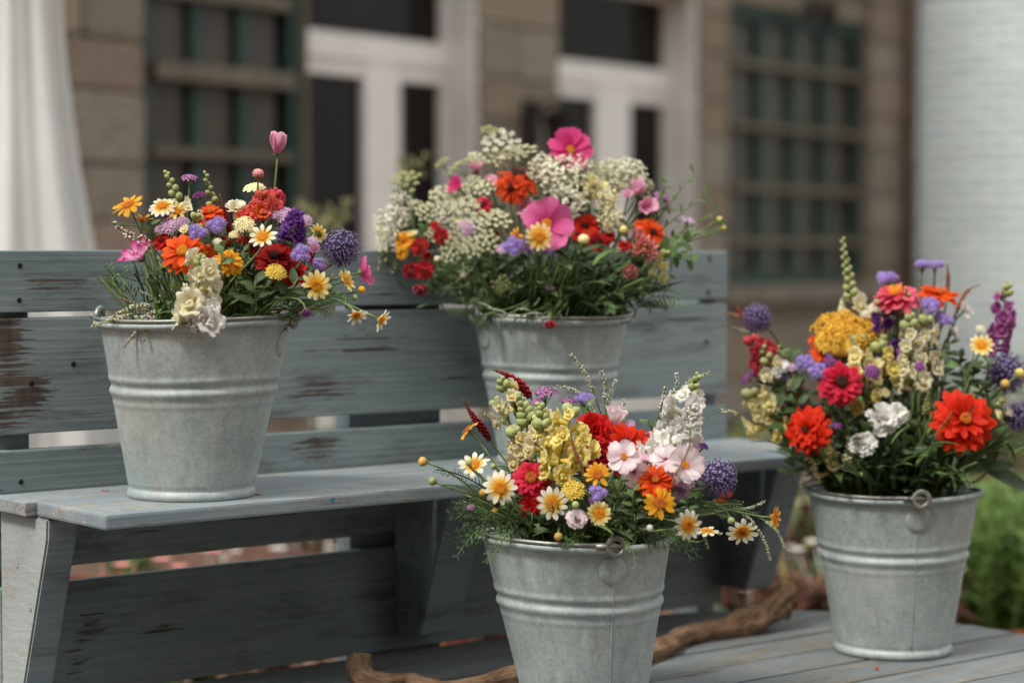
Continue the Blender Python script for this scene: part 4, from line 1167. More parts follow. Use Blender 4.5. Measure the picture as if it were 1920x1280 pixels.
def sprig(bk, pix, dd, label, mat=None, wsz=9, leafy=.5, name='mint_sprig', cat='sprig', gaps=True, lw=.45, ll=16):
    "thin stem with whorls of tiny blossoms toward the tip and paired leaves below; pixels tip first"
    pts = spline([HP(bk, x, y, dd+.006*i) for i, (x, y) in enumerate(pix)], 8)[::-1]
    f = (pts[1]-pts[0]).normalized()
    s = Flower(bk, name, cat, label, pts[0], f, .05, .0011)
    s.hm = M.Translation(pts[0]-s.foot); q = [p-pts[0] for p in pts]; n = len(q)
    st = MB(); st.tube(q, .0009, 5); s.part('twig', st.mesh('twig', GREEN))
    rr = random.Random(int(pix[0][0])); bl = MB(); lf = MB()
    w_ = size(bk, wsz, dd)/2; step = max(1, int(n/14))
    L = [0]
    for i in range(n-1): L.append(L[-1]+(q[i+1]-q[i]).length)
    d = 0
    while d < L[-1]:
        k = max(i for i in range(n) if L[i] <= d); k = min(k, n-2); p = q[k].lerp(q[k+1], (d-L[k])/max(L[k+1]-L[k], 1e-6)); ax = (q[k+1]-q[k]).normalized()
        g = d/L[-1]; e1 = ax.cross(V((0.1, 1, .2))).normalized(); e2 = ax.cross(e1)
        if g > leafy:
            for k2 in range(7):
                a = rr.random()*6.28; o = e1*math.cos(a)+e2*math.sin(a)
                bl.blob(p+o*w_*.6*rr.uniform(.5, 1.1)+ax*rr.uniform(-.4, .4)*w_, w_*rr.uniform(.24, .40)*(1.2-.5*g), 0 if rr.random() < .7 else 1, o, 1.3)
            d += w_*1.25
        else:
            a = rr.random()*3
            for sg in (1, -1):
                o = (e1*math.cos(a)+e2*math.sin(a))*sg
                lf.leaf(p, o+ax*.5, ax, size(bk, ll, dd)*rr.uniform(.7, 1.1), size(bk, ll, dd)*lw, .35)
            d += size(bk, 16, dd)
    if bl.v: s.part('blossoms', bl.mesh('blossoms', [mat or MINTW, PALEGREEN]), kind='stuff')
    if lf.v: s.part('leaves', lf.mesh('leaves', LEAF), kind='stuff')
def bud(bk, px, py, dd, w_, face, label, mat=None, neck=.05, name='daisy_bud', cat='flower bud', thick=.0015):
    f = fdir(face); r = size(bk, w_, dd)/2
    s = Flower(bk, name, cat, label, HP(bk, px, py, dd), f, neck, thick)
    mb = MB(); mb.lathe([(.02, -.9), (.6, -.75), (1, -.1), (.95, .4), (.6, .8), (.02, .95)], 14); 
    for i in range(16):
        q = math.sqrt((i+.5)/16)*.75; a = i*2.4; mb.blob((q*math.cos(a), q*math.sin(a), .9-q*.5), .2, 0)
    for j in range(10):
        a = j*.628; u = V((math.cos(a), math.sin(a), 0)); mb.leaf(u*.55+V((0, 0, -.8)), u*.7+V((0, 0, 1)), u, 1.3, .5, .25, mi=1)
    s.part('bud', cached(('dbud', (mat or DISC).name), lambda: mb.mesh('bud', [mat or DISC, GREEN])), M.Diagonal((r, r, r, 1)))
def fern_into(mb, pts, W, mi=0, thick=.0009, rr=None):
    "feathery leaf: pinnate, each pinna forked"
    rr = rr or random.Random(1); k = len(pts); mb.tube(pts, thick, 4, mi, False)
    for i in range(1, k):
        ax = (pts[i]-pts[i-1]).normalized(); e1 = ax.cross(V((rr.uniform(-.3, .3), 1, rr.uniform(-.3, .3)))).normalized(); t = i/(k-1)
        for sg in (1, -1):
            ln = W*(1-.55*t)*rr.uniform(.7, 1.15); d = (e1*sg+ax*.8+V((0, rr.uniform(-.4, .4), rr.uniform(-.2, .2)))).normalized()
            mb.leaf(pts[i], d, V((0, -.3, 1)), ln, ln*.12, .15, prof=(.6, 1, .8, .1), mi=mi)
            for fr in (.4, .65):
                b = pts[i]+d*ln*fr
                for s2 in (1, -1):
                    d2 = (d+e1.cross(d)*.0+ax*.9*s2+e1*.1).normalized()
                    mb.leaf(b, d2, V((0, -.3, 1)), ln*.34, ln*.09, .1, prof=(.6, 1, .1), mi=mi)
def fern(bk, pix, dd, W, label, mat=None):
    pts = spline([HP(bk, x, y, dd+.01*i) for i, (x, y) in enumerate(pix)], 6)[::-1]
    f = (pts[1]-pts[0]).normalized()
    s = Flower(bk, 'feathery_leaf', 'foliage', label, pts[0], f, .05, .0013)
    s.hm = M.Translation(pts[0]-s.foot); mb = MB()
    fern_into(mb, [p-pts[0] for p in pts], size(bk, W, dd), 0, .0009, random.Random(int(pix[0][0])))
    s.part('frond', mb.mesh('frond', mat or LEAF), kind='stuff')
def leafspray(bk, base, tip, dd, label, n=4, L=34, W=.5, mat=None, name='leafy_twig', cat='leafy twig', bend=.3):
    A = HP(bk, *base, dd); B = HP(bk, *tip, dd-.01); ax = B-A; f = ax.normalized()
    s = Flower(bk, name, cat, label, A, f, .05, .0013); s.hm = M.Translation(A-s.foot)
    st = MB(); st.tube([(0, 0, 0), ax*.5, ax], [.0012, .0011, .0007], 5); s.part('twig', st.mesh('twig', GREEN))
    e1 = f.cross(V((0, 1, .2))).normalized(); e2 = f.cross(e1)
    for i in range(n):
        t = (i+.6)/n; a = i*2.4+rng.random(); o = e1*math.cos(a)+e2*math.sin(a)*.6
        ln = size(bk, L, dd)*rng.uniform(.75, 1.1)
        lf = MB(); lf.leaf(ax*min(t, 1), o+f*.6, V((.1, -.8, .8)), ln, ln*W, bend); s.part('leaf', lf.mesh('leaf', mat or LEAF))
def greenery(bk, nst, nlf, nfern, spread, hmax, seed, blades=0, label='', bias=(0, 0), drop=0):
    "the tangle of cut stems and leaves that fills the bucket mouth: nobody could count it"
    rr = random.Random(seed); b = BUCKETS[bk]; c = b['c']; top = c+V((b['lean'], 0, b['H'])); mb = MB()
    def ray():
        a = rr.random()*6.28; q = math.sqrt(rr.random())
        foot = V((math.cos(a)*.03*q, math.sin(a)*.03*q, .03))
        mouth = V((math.cos(a)*b['R']*.72*q, math.sin(a)*b['R']*.72*q, b['H']+.002))+V((b['lean'], 0, 0))
        hh = rr.uniform(.45, 1)*hmax*(1-.35*q*q)
        end = mouth+V((math.cos(a)*spread*q+bias[0], math.sin(a)*spread*q+bias[1], hh))
        mid = (mouth+end)/2+V((0, 0, hh*.15))
        return [c+foot, c+mouth, c+mid, c+end]
    for i in range(nst):
        p = spline(ray(), 4); mb.tube(p, rr.uniform(.0009, .0022), 5, rr.choice((0, 0, 1)), False)
    for i in range(nlf):
        p = ray(); t = rr.random(); q = p[1].lerp(p[3], t*.95); a = rr.random()*6.28
        d = (p[3]-p[1]).normalized()+V((math.cos(a), math.sin(a), rr.uniform(-.3, .5)))*1.0
        L = rr.uniform(.03, .065); mb.leaf(q, d, V((0, 0, 1)), L, L*rr.uniform(.22, .42), .35, mi=rr.choice((1, 1, 2)))
    for i in range(blades):
        p = ray(); a = rr.random()*6.28; d = (p[3]-p[1]).normalized()+V((math.cos(a), math.sin(a), .3))*.5
        L = rr.uniform(.09, .16); mb.leaf(p[1].lerp(p[3], .2*rr.random()), d, V((math.cos(a), math.sin(a), .6)), L, .010, .35, prof=(.5, .9, 1, .8, .5, .05), mi=1)
    for i in range(nfern):
        p = ray(); t = rr.random()*.5; a = rr.random()*6.28
        q0 = p[1].lerp(p[3], t+.1); d = ((p[3]-p[1]).normalized()+V((math.cos(a), math.sin(a), rr.uniform(-.4, .2)))*.9).normalized(); L = rr.uniform(.05, .10)
        pts = [q0+d*L*k/9+V((0, 0, -.25*L*(k/9)**2)) for k in range(10)]
        fern_into(mb, pts, L*.42, rr.choice((1, 2)), .0008, rr)
    for i in range(drop):
        a = rr.uniform(3.4, 6.0); e = top+V((math.cos(a), math.sin(a), 0))*b['R']*.96
        pts = [e+V((math.cos(a), math.sin(a), .3-.9*k/8))*(.06*k/8)+V((0, 0, .02)) for k in range(9)]
        fern_into(mb, pts, .018, 2, .0007, rr)
    o = link('cut_greenery', mb.mesh('cut_greenery', [GREEN, DKGREEN, LEAF])); tag(o, label, 'foliage', kind='stuff')

# ------------------------------------------------------------------ bouquet at the near end of the seat
b = 'L'
greenery(b, 60, 12, 3, .04, .125, 11, 0, 'dark tangle of stems and leaves filling the bucket on the near end of the seat')
daisy(b, 241, 385, -.02, 66, (-.35, .75, .35), 'golden daisy seen side on, outermost upper left', 'gold_daisy', 12, 2)
daisy(b, 267, 412, .00, 42, (.1, .9, .3), 'half open yellow daisy just under the outermost golden daisy', 'gold_daisy', 7, 30)
daisy(b, 304, 386, -.03, 54, (-.1, .75, .65), 'white tipped daisy beside the tall green buds, facing up', 'white_daisy', 13, -4)
daisy(b, 331, 396, -.03, 38, (.1, .35, .9), 'small cream daisy tucked behind the white tipped daisy', 'cream_daisy', 11, 6)
snapdragon(b, (350, 412), (311, 322), -.02, 'cream', 3, 12, 30, 'green snapdragon tip with tight buds, tallest on the left side', .28, name='snapdragon', bscale=1.0)
cluster(b, 355, 338, .0, 34, 'u', 'dusty purple verbena head standing highest on the left side', 'verbena', 'm')
snapdragon(b, (404, 396), (384, 322), .01, 'cream', 0, 9, 26, 'thin twig of pale green buds behind the red spike', .05, name='bud_twig')
cluster(b, 374, 369, .02, 26, 'u', 'small dark red tuft beside the dusty purple verbena', 'sweet_william', 'n')
zinnia(b, 396, 402, -.01, 66, (.1, .9, .5), 'orange red zinnia facing up at the top', 'orange', 3)
spike(b, [(412, 364), (420, 392), (427, 420), (432, 446)], -.07, 11, AMAR, 'dark red drooping spike in front of the upper orange zinnia', 'amaranth')
carnation(b, 443, 393, .0, 46, (.1, .7, .7), 'pale cream scabious beside the dark red spike', 'cream', 'scabious', 4)
cluster(b, 322, 424, -.03, 40, (-.2, .6, .8), 'papery lilac statice left of the lavender ageratum', 'statice', 'l')
cluster(b, 341, 420, -.035, 30, (.0, .6, .8), 'second papery lilac statice, touching the cream buds', 'statice', 'l')
snapdragon(b, (352, 440), (372, 398), -.05, 'whiteyellow', 3, 3, 26, 'short cream snapdragon with closed buds above the lavender ageratum', .6)
ageratum(b, 371, 438, -.08, 46, 'c', 'lavender ageratum tuft left of centre', 7)
ageratum(b, 406, 426, -.06, 48, 'cu', 'lavender ageratum tuft behind the dark red spike', 7)
sprig(b, [(211, 416), (222, 428), (246, 440), (278, 452), (300, 480)], -.04, 'heath sprig with pinkish white buds at the far left edge', HEATH, 15, .1, 'heath_sprig', lw=.3, ll=14)
sprig(b, [(232, 440), (245, 450), (262, 462), (285, 478)], -.06, 'lower heath sprig with pinkish white buds over the striped cosmos', HEATH, 15, .1, 'heath_sprig', lw=.3, ll=14)
fern(b, [(222, 422), (262, 424), (290, 440), (310, 470)], -.05, 16, 'green needle leaf at the far left under the daisies')
cosmos(b, 265, 484, -.09, 74, (-.55, .75, .45), 'pink and white striped cosmos opening upward on the left', 'striped_pink', 34, 8, False, .42, .2)
zinnia(b, 343, 474, -.10, 90, (-.1, .5, .85), 'bright orange zinnia facing forward, largest of the orange ones', 'orange', 2, DISC, dr=.26)
zinnia(b, 384, 476, -.07, 50, (.3, .6, .6), 'smaller orange zinnia half behind the yellow marigold', 'orange', 2, DISC)
zinnia(b, 303, 452, -.03, 40, (-.3, .5, .6), 'small deep red zinnia above the orange zinnia', 'red', 2, DISC_D)
zinnia(b, 430, 490, -.10, 62, (.35, .55, .7), 'golden yellow double marigold beside the mint leaves', 'gold_daisy', 3, DISC_G, name='marigold')
leafspray(b, (412, 520), (420, 452), -.115, 'broad mint leaves before the yellow marigold', 4, 34, .62, LEAF, 'mint_twig')
snapdragon(b, (366, 606), (378, 480), -.125, 'cream', 10, 7, 54, 'large white snapdragon hanging over the front rim', .80, start=.0, bscale=.6)
snapdragon(b, (400, 604), (390, 570), -.128, 'white', 4, 0, 50, 'lowest white snapdragon bloom resting on the rim', .7)
sprig(b, [(233, 650), (262, 618), (292, 600), (330, 596)], -.12, 'thyme sprig hanging over the left rim', GRASSH, 9, .3, 'thyme_sprig', lw=.6, ll=13)
sprig(b, [(172, 612), (210, 600), (250, 590), (310, 590)], -.11, 'thyme sprig reaching out to the handle loop', HEATH, 10, .35, 'thyme_sprig', lw=.6, ll=14)
sprig(b, [(222, 558), (245, 566), (275, 582), (318, 598)], -.10, 'thyme sprig rising above the left rim', GRASSH, 10, .35, 'thyme_sprig', lw=.65, ll=15)
sprig(b, [(262, 545), (285, 558), (300, 578), (325, 604)], -.11, 'leafy thyme sprig below the striped cosmos', MINTW, 8, .6, 'thyme_sprig', lw=.7, ll=18)
sprig(b, [(270, 640), (276, 614), (296, 590), (330, 580)], -.13, 'short thyme sprig drooping over the front rim', GRASSH, 9, .4, 'thyme_sprig', lw=.65, ll=15)
cosmos(b, 520, 288, .0, 66, (.0, 1, .12), 'half open pink cosmos on the tallest stem', 'pale_pink', 66, 9, False, .62, .25)
bud(b, 484, 327, .0, 22, (0, 1, .2), 'small closed pink cosmos bud below the tallest cosmos', PC['strawpink'], name='cosmos_bud')
cluster(b, 478, 358, .02, 44, 'u', 'pale green seed cluster behind the coral snapdragon', 'lady_mantle', 'c')
snapdragon(b, (494, 412), (494, 366), -.03, 'coral', 6, 2, 36, 'coral snapdragon with rounded closed lips', .75, budmat=PC['coral'])
snapdragon(b, (512, 404), (520, 358), -.02, 'rosecoral', 4, 4, 30, 'rosier coral snapdragon touching the tall cosmos stem', .6, budmat=PC['rosecoral'])
snapdragon(b, (478, 420), (480, 388), -.04, 'orange_snap', 3, 0, 34, 'orange snapdragon lobe under the coral snapdragon', .8)
cluster(b, 458, 424, -.06, 40, (-.1, .7, .8), 'pale yellow statice in the middle of the top', 'statice', 'c')
carnation(b, 462, 404, -.03, 36, (.2, .7, .5), 'peach frilled bloom under the cream scabious', 'coral', 'carnation', 3)
daisy(b, 493, 444, -.10, 56, (-.15, .55, .9), 'white daisy facing forward under the coral snapdragon', 'white_daisy', 11, 8, drop=.1)
cluster(b, 529, 406, -.03, 42, 'cu', 'lilac statice beside the violet stock', 'statice', 'l')
cluster(b, 512, 404, -.04, 26, 'cu', 'small lilac statice tuft below the rosy coral bloom', 'statice', 'l')
cluster(b, 572, 416, .0, 30, 'cu', 'pale lilac statice behind the violet stock', 'statice', 'l')
snapdragon(b, (550, 452), (560, 402), -.05, 'violet', 8, 2, 32, 'deep violet stock at upper right', .85, budmat=PC['violet'], name='stock')
daisy(b, 597, 438, .02, 42, (.45, .35, -.7), 'cream daisy turned away beside the globe thistle', 'cream_daisy', 11, 6)
globe_thistle(b, 640, 465, -.03, 78, (.3, .4, .8), 'large purple globe thistle on the right')
ageratum(b, 565, 478, -.10, 46, (.0, .4, 1), 'fluffy lavender ageratum near the globe thistle', 7, 1.0)
ageratum(b, 594, 496, -.08, 32, (.3, .3, .9), 'small lavender ageratum under the globe thistle', 5)
zinnia(b, 515, 484, -.07, 82, (.1, .65, .75), 'dark red zinnia in shade right of centre', 'deep_red', 3, DISC_D)
zinnia(b, 552, 510, -.06, 62, (.5, .5, .7), 'red zinnia above the facing cream daisy', 'red', 2, DISC_D)
cluster(b, 517, 513, -.10, 40, (.1, .6, .8), 'yellow statice below the dark red zinnia', 'statice', 'y')
daisy(b, 593, 535, -.12, 58, (.05, .1, 1), 'cream yellow daisy facing forward under the globe thistle', 'cream_daisy', 12, 4)
daisy(b, 648, 526, -.06, 48, (.75, .35, .45), 'cream daisy in profile beside the pink cosmos', 'cream_daisy', 11, 12)
sprig(b, [(196, 606), (228, 585), (262, 572), (310, 580)], -.115, 'thyme sprig between the handle loop and the striped cosmos', MINTW, 11, .25, 'thyme_sprig', lw=.65, ll=20)
sprig(b, [(250, 632), (262, 604), (286, 586), (322, 586)], -.125, 'thyme sprig beside the short drooping one', HEATH, 10, .3, 'thyme_sprig', lw=.65, ll=20)
sprig(b, [(300, 552), (308, 570), (320, 590)], -.11, 'thyme sprig standing beside the white snapdragon', MINTW, 9, .6, 'thyme_sprig', lw=.7, ll=24)
cosmos(b, 677, 510, -.04, 58, (.75, .25, -.5), 'pink cosmos turned away at the right edge', 'pink', 22, 8, False)
daisy(b, 668, 590, -.10, 44, (.2, -.5, .7), 'drooping cream daisy nearest the backrest gap', 'white_daisy', 9, 40)
daisy(b, 713, 600, -.10, 48, (.75, -.45, .4), 'drooping white daisy farthest out on the right', 'white_daisy', 10, 30, neck=.03)
bud(b, 678, 543, -.05, 14, 'r', 'yellow daisy bud below the turned away pink cosmos')
bud(b, 665, 558, -.06, 12, 'r', 'smaller green yellow daisy bud on the right', PALEGREEN)
bud(b, 652, 574, -.07, 12, 'd', 'green daisy bud among the feathery leaves', PALEGREEN)
cluster(b, 574, 584, -.12, 26, 'd', 'little mauve verbena drooping beside the rim', 'verbena', 'p')
zinnia(b, 584, 483, -.04, 28, 'r', 'small magenta bloom behind the fluffy ageratum', 'crimson', 2, DISC_D)
for i, px_ in enumerate(([(642, 548), (610, 560), (575, 575), (545, 590)], [(632, 566), (600, 574), (570, 586), (540, 598)], [(622, 590), (598, 578), (570, 582), (535, 596)], [(655, 562), (622, 556), (590, 566), (550, 584)])):
    fern(b, px_, -.08-.01*i, 22, 'dark feathery chrysanthemum leaf low on the right')
leafspray(b, (535, 560), (560, 520), -.09, 'leafy twig under the yellow statice', 4, 40, .42, DKGREEN)
leafspray(b, (480, 575), (478, 525), -.10, 'dark leafy twig left of the yellow statice', 5, 42, .45, DKGREEN)
leafspray(b, (325, 560), (300, 510), -.08, 'dark leafy twig below the striped cosmos', 4, 30, .3, DKGREEN)
for px, py in ((420, 540), (455, 530), (500, 545), (300, 540), (560, 555)):
    leafspray(b, (px, py+40), (px, py), -.06, 'dark green leafy twig deep between the stems', 3, 34, .4, DKGREEN)

# ------------------------------------------------------------------ bouquet against the backrest
b = 'K'
greenery(b, 100, 150, 30, .085, .14, 12, 26, 'dark tangle of stems, blades and leaves in the bucket against the backrest', (.03, -.03))
for px, py, dd, w_, fc, kd, cl, lb in (
    (917, 248, .02, 36, 'u', 'lace_flower', 'g', 'green lace flower tip at the very top'),
    (938, 274, .01, 76, 'u', 'lace_flower', 'w', 'white lace flower forming the top of the dome'),
    (978, 292, .02, 62, 'u', 'lace_flower', 'c', 'cream lace flower behind the rust rudbeckia'),
    (868, 316, -.01, 58, 'ul', 'lace_flower', 'g', 'greenish lace flower at the upper left of the dome'),
    (830, 308, .03, 32, 'ul', 'lace_flower', 'g', 'small dark green lace flower standing clear at upper left'),
    (762, 345, .02, 64, 'ul', 'lace_flower', 'g', 'green lace flower standing out on the far left'),
    (750, 382, -.02, 52, 'cl', 'gypsophila', 'w', 'white gypsophila tuft high on the left'),
    (735, 420, -.03, 74, 'cl', 'gypsophila', 'w', 'white gypsophila spray on the left'),
    (722, 452, -.03, 48, 'l', 'lace_flower', 'c', 'cream lace flower at the far left edge'),
    (716, 494, -.02, 50, 'l', 'lace_flower', 'g', 'green lace flower hanging lowest on the left'),
    (828, 374, -.03, 56, 'cl', 'lace_flower', 'c', 'cream lace flower left of the magenta bloom'),
    (868, 362, -.02, 44, 'cu', 'lace_flower', 'c', 'cream lace flower beside the magenta bloom'),
    (911, 356, -.04, 46, 'cu', 'lace_flower', 'c', 'flat cream lace flower under the rust rudbeckia'),
    (880, 400, -.06, 72, 'cu', 'lace_flower', 'c', 'wide cream lace flower in the middle of the left half'),
    (838, 404, -.05, 54, 'cl', 'gypsophila', 'w', 'white gypsophila between the cream lace flowers'),
    (932, 414, -.07, 52, 'cu', 'lace_flower', 'c', 'cream lace flower left of the large pink cosmos'),
    (895, 428, -.08, 44, 'c', 'lace_flower', 'w', 'white lace flower under the wide cream one'),
    (914, 454, -.09, 46, 'c', 'lace_flower', 'c', 'cream lace flower above the purple ageratum'),
    (858, 446, -.09, 50, 'c', 'lace_flower', 'c', 'cream lace flower right of the pink strawflower'),
    (882, 466, -.10, 44, 'c', 'lace_flower', 'c', 'cream lace flower second lowest of the left half'),
    (846, 474, -.09, 44, 'c', 'lace_flower', 'c', 'cream lace flower lowest of the left half'),
    (1020, 318, .0, 66, 'u', 'gypsophila', 'w', 'white gypsophila right of the rust rudbeckia'),
    (1054, 334, -.02, 86, 'cu', 'gypsophila', 'w', 'large white gypsophila cloud under the top cosmos'),
    (1085, 318, .0, 66, 'u', 'gypsophila', 'w', 'white gypsophila right under the top cosmos'),
    (1068, 376, -.04, 74, 'c', 'gypsophila', 'w', 'white gypsophila right of the large pink cosmos'),
    (1142, 326, .02, 66, 'u', 'gypsophila', 'c', 'cream gypsophila at the upper right'),
    (1178, 330, .02, 74, 'ur', 'gypsophila', 'w', 'white gypsophila above the sweet pea'),
    (1204, 352, .03, 44, 'ur', 'gypsophila', 'c', 'cream gypsophila behind the sweet pea'),
    (1138, 374, -.04, 48, 'cu', 'gypsophila', 'y', 'pale yellow gypsophila in the middle of the right half'),
    (1146, 412, -.05, 52, 'c', 'gypsophila', 'y', 'pale yellow gypsophila hanging down in the right half'),
    (1112, 350, -.03, 44, 'cu', 'gypsophila', 'y', 'pale yellow gypsophila beside the large white cloud'),
    (938, 532, -.12, 40, 'd', 'lace_flower', 'g', 'yellow green lace flower low above the rim'),
    (870, 508, -.11, 26, 'd', 'lace_flower', 'c', 'small cream umbel low on the left')):
    lace(b, px, py, dd, w_, fc, lb, kd, cl)
zinnia(b, 970, 332, -.05, 100, (.1, .95, .45), 'rust red rudbeckia with dark raised centre near the top', 'rust', 2, DISC_D, droop=22, name='rudbeckia', dr=.28)
zinnia(b, 960, 352, -.07, 66, (-.3, .4, .8), 'rust red zinnia just under the rudbeckia', 'rust', 2, DISC_D)
cosmos(b, 860, 352, -.04, 38, 'cl', 'small magenta bloom between cream lace flowers', 'hot_pink', 40, 7, False)
cosmos(b, 893, 321, -.01, 36, 'u', 'pale pink bloom half buried near the top', 'pale_pink', 50, 7, False)
zinnia(b, 905, 384, -.06, 38, 'c', 'small red zinnia half buried left of centre', 'crimson', 2, DISC_D)
zinnia(b, 912, 398, -.05, 26, 'c', 'tiny dark red bloom under the small red zinnia', 'deep_red', 2, DISC_D)
cosmos(b, 1024, 420, -.12, 100, (.25, .3, 1), 'large pink cosmos behind the cream daisy', 'pink', 14)
cosmos(b, 985, 388, -.06, 44, 'cl', 'pink bloom peeping out above the large pink cosmos', 'pale_pink', 20, 7)
daisy(b, 1011, 444, -.155, 54, (0, .2, 1), 'cream daisy with yellow centre in front of the large cosmos', 'cream_daisy', 14, 6)
daisy(b, 968, 440, -.12, 30, (-.5, .3, .8), 'small yellow daisy left of the large cosmos', 'gold_daisy', 9, 10)
cosmos(b, 1069, 281, .0, 80, (.1, .35, 1), 'hot pink cosmos standing highest', 'hot_pink', 12)
cosmos(b, 1195, 364, -.03, 46, (.1, .7, .5), 'pale pink sweet pea at upper right', 'pale_pink', 62, 6, False, .9, .2, name='sweet_pea')
cosmos(b, 1207, 390, -.04, 46, (.3, .3, .8), 'lower pale pink sweet pea on the same side', 'pale_pink', 48, 6, False, .9, .2, name='sweet_pea')
cluster(b, 1238, 374, -.02, 38, 'ur', 'dusty mauve verbena right of the sweet pea', 'verbena', 'm')
cluster(b, 1248, 390, -.02, 28, 'r', 'smaller dusty mauve verbena right of the sweet pea', 'verbena', 'm')
zinnia(b, 1222, 436, -.06, 66, (.5, .4, .8), 'orange red zinnia on the right behind the strawflowers', 'orange', 2, DISC_D)
zinnia(b, 1098, 424, -.04, 62, (.0, .6, .7), 'scarlet zinnia shaded in the middle', 'scarlet', 2, DISC_D)
zinnia(b, 1120, 456, -.06, 50, (.0, .4, .8), 'dark red zinnia among the stems in the middle', 'deep_red', 2, DISC_D)
strawflower(b, 1209, 468, -.11, 52, (.3, .2, 1), 'largest salmon pink strawflower on the right', 'strawpink', .5)
strawflower(b, 1195, 440, -.09, 32, (.2, .5, .8), 'salmon pink strawflower above the largest one', 'strawpink', .2)
strawflower(b, 1181, 510, -.12, 34, (.1, .0, 1), 'closed salmon pink strawflower below the largest one', 'strawpink', .2)
snapdragon(b, (1232, 524), (1250, 474), -.08, 'creamyellow', 6, 2, 22, 'pale yellow snapdragon at the right under the strawflowers', .8)
bud(b, 1094, 450, -.13, 22, 'cu', 'pale yellow bud right of the large cosmos', PC['creamyellow'])
bud(b, 1169, 431, -.09, 16, 'c', 'small yellow bud beside the strawflowers', PC['yellow'])
ageratum(b, 966, 462, -.12, 52, 'c', 'violet ageratum under the cream daisy on the left', 7)
ageratum(b, 1029, 470, -.12, 28, 'c', 'small violet ageratum under the cream daisy on the right', 5)
strawflower(b, 828, 443, -.09, 34, (0, .3, 1), 'pink strawflower with yellow eye beside the lace flowers', 'strawred', .7)
strawflower(b, 787, 462, -.08, 38, (-.5, .3, .8), 'orange red strawflower on the left', 'strawred', .6)
strawflower(b, 794, 506, -.10, 38, (.1, .1, 1), 'red strawflower with orange eye hanging on the left', 'strawred', .7)
strawflower(b, 769, 508, -.09, 32, (-.3, .2, 1), 'dark red strawflower left of the hanging one', 'strawdark', .7)
strawflower(b, 788, 541, -.10, 32, (0, -.5, .7), 'closed dark red strawflower lowest on the left', 'strawdark', .2)
zinnia(b, 758, 452, -.05, 46, (-.4, .4, .8), 'yellow marigold at the left edge', 'gold_daisy', 2, DISC_G, name='marigold')
zinnia(b, 752, 474, -.05, 30, (-.6, .1, .8), 'smaller yellow marigold at the left edge', 'gold_daisy', 2, DISC_G, name='marigold')
zinnia(b, 815, 422, -.06, 22, 'cl', 'tiny red bloom above the pink eyed strawflower', 'red', 2, DISC_D)
cluster(b, 874, 430, -.085, 34, 'c', 'mauve pink statice under the wide lace flower', 'statice', 'l')
bud(b, 820, 486, -.09, 13, 'c', 'cream bud right of the hanging strawflower', PC['cream'])
bud(b, 869, 516, -.11, 12, 'd', 'tiny cream bud low on the left', PC['cream'])
snapdragon(b, (1108, 372), (1106, 330), -.03, 'creamyellow', 4, 3, 24, 'pale yellow snapdragon beside the white gypsophila', .7)
strawflower(b, 1031, 606, -.155, 28, (0, -.9, .4), 'dark red rosebud hanging over the front rim', 'strawdark', .2)
for i, (p0, p1) in enumerate((((1228, 420), (1305, 318)), ((1230, 400), (1252, 340)), ((1240, 430), (1328, 362)), ((1250, 450), (1350, 392)), ((1250, 452), (1358, 424)), ((1240, 470), (1290, 452)), ((1250, 480), (1300, 490)))):
    leafspray(b, p0, p1, -.03-.01*i, ('tall thin green sprig reaching out at the top right', 'short green sprig above the sweet pea', 'thin green sprig beside the paned window', 'thin green sprig with buds farthest right', 'low green sprig at the far right edge', 'rounded leaves below the lilac tuft', 'rounded leaves over the top of the backrest')[i], 6, (24, 22, 22, 20, 20, 26, 26)[i], (.32, .32, .3, .4, .4, .7, .7)[i], LEAF, bend=.1)
cluster(b, 1290, 420, -.04, 36, 'ur', 'lilac ageratum tuft on the right over the backrest', 'statice', 'l')
bud(b, 1349, 412, -.06, 14, 'r', 'small yellow bud at the far right', PC['yellow'])
bud(b, 1356, 428, -.06, 12, 'r', 'lower small yellow bud at the far right', PC['yellow'])
for i in range(6):
    leafspray(b, (955+i*20, 578), (908+i*24, 590+(i % 3)*9), -.14, 'silvery narrow leaves drooping over the front rim', 3, 40, .10, GREYLEAF, bend=.5)
for px, py in ((860, 500), (900, 500), (960, 520), (1010, 500), (1060, 500), (1110, 500), (1150, 520), (1190, 545), (830, 530), (1080, 470), (930, 480), (1000, 540), (1130, 550), (880, 545)):
    leafspray(b, (px, py+45), (px+(px-1030)*.12, py), -.08, 'long dark green blades in the middle', 5, 52, .20, DKGREEN, bend=.3)

# ------------------------------------------------------------------ cropped bouquet before the driftwood
b = 'F'
greenery(b, 50, 60, 40, .085, .08, 13, 0, 'dark tangle of stems and leaves in the bucket before the driftwood', (.0, -.01), 6)
spike(b, [(926, 692), (950, 704), (976, 722), (994, 744)], .04, 20, AMAR, 'dark red amaranth spike arching highest on the left')
spike(b, [(869, 748), (884, 776), (902, 800), (918, 824)], .0, 17, AMAR, 'dark red amaranth spike leaning out on the left')
spike(b, [(956, 738), (966, 758), (974, 782)], .03, 18, AMAR, 'short dark red amaranth behind the pale snapdragon buds')
snapdragon(b, (965, 770), (940, 712), .03, 'whiteyellow', 3, 5, 34, 'pale snapdragon with buds below the arching amaranth', .6)
snapdragon(b, (952, 786), (930, 752), .02, 'cream', 2, 2, 34, 'cream snapdragon bloom leaning left', .7)
cluster(b, 1022, 742, .06, 52, 'u', 'dusty mauve verbena at the top left of centre', 'verbena', 'm')
cluster(b, 1005, 758, .05, 34, 'ul', 'smaller mauve verbena below the first', 'verbena', 'm')
cluster(b, 1064, 757, .06, 36, 'u', 'brownish mauve verbena beside the lavender ageratum', 'verbena', 'm')
ageratum(b, 1095, 752, .06, 50, 'u', 'lavender ageratum at the top of the middle', 8)
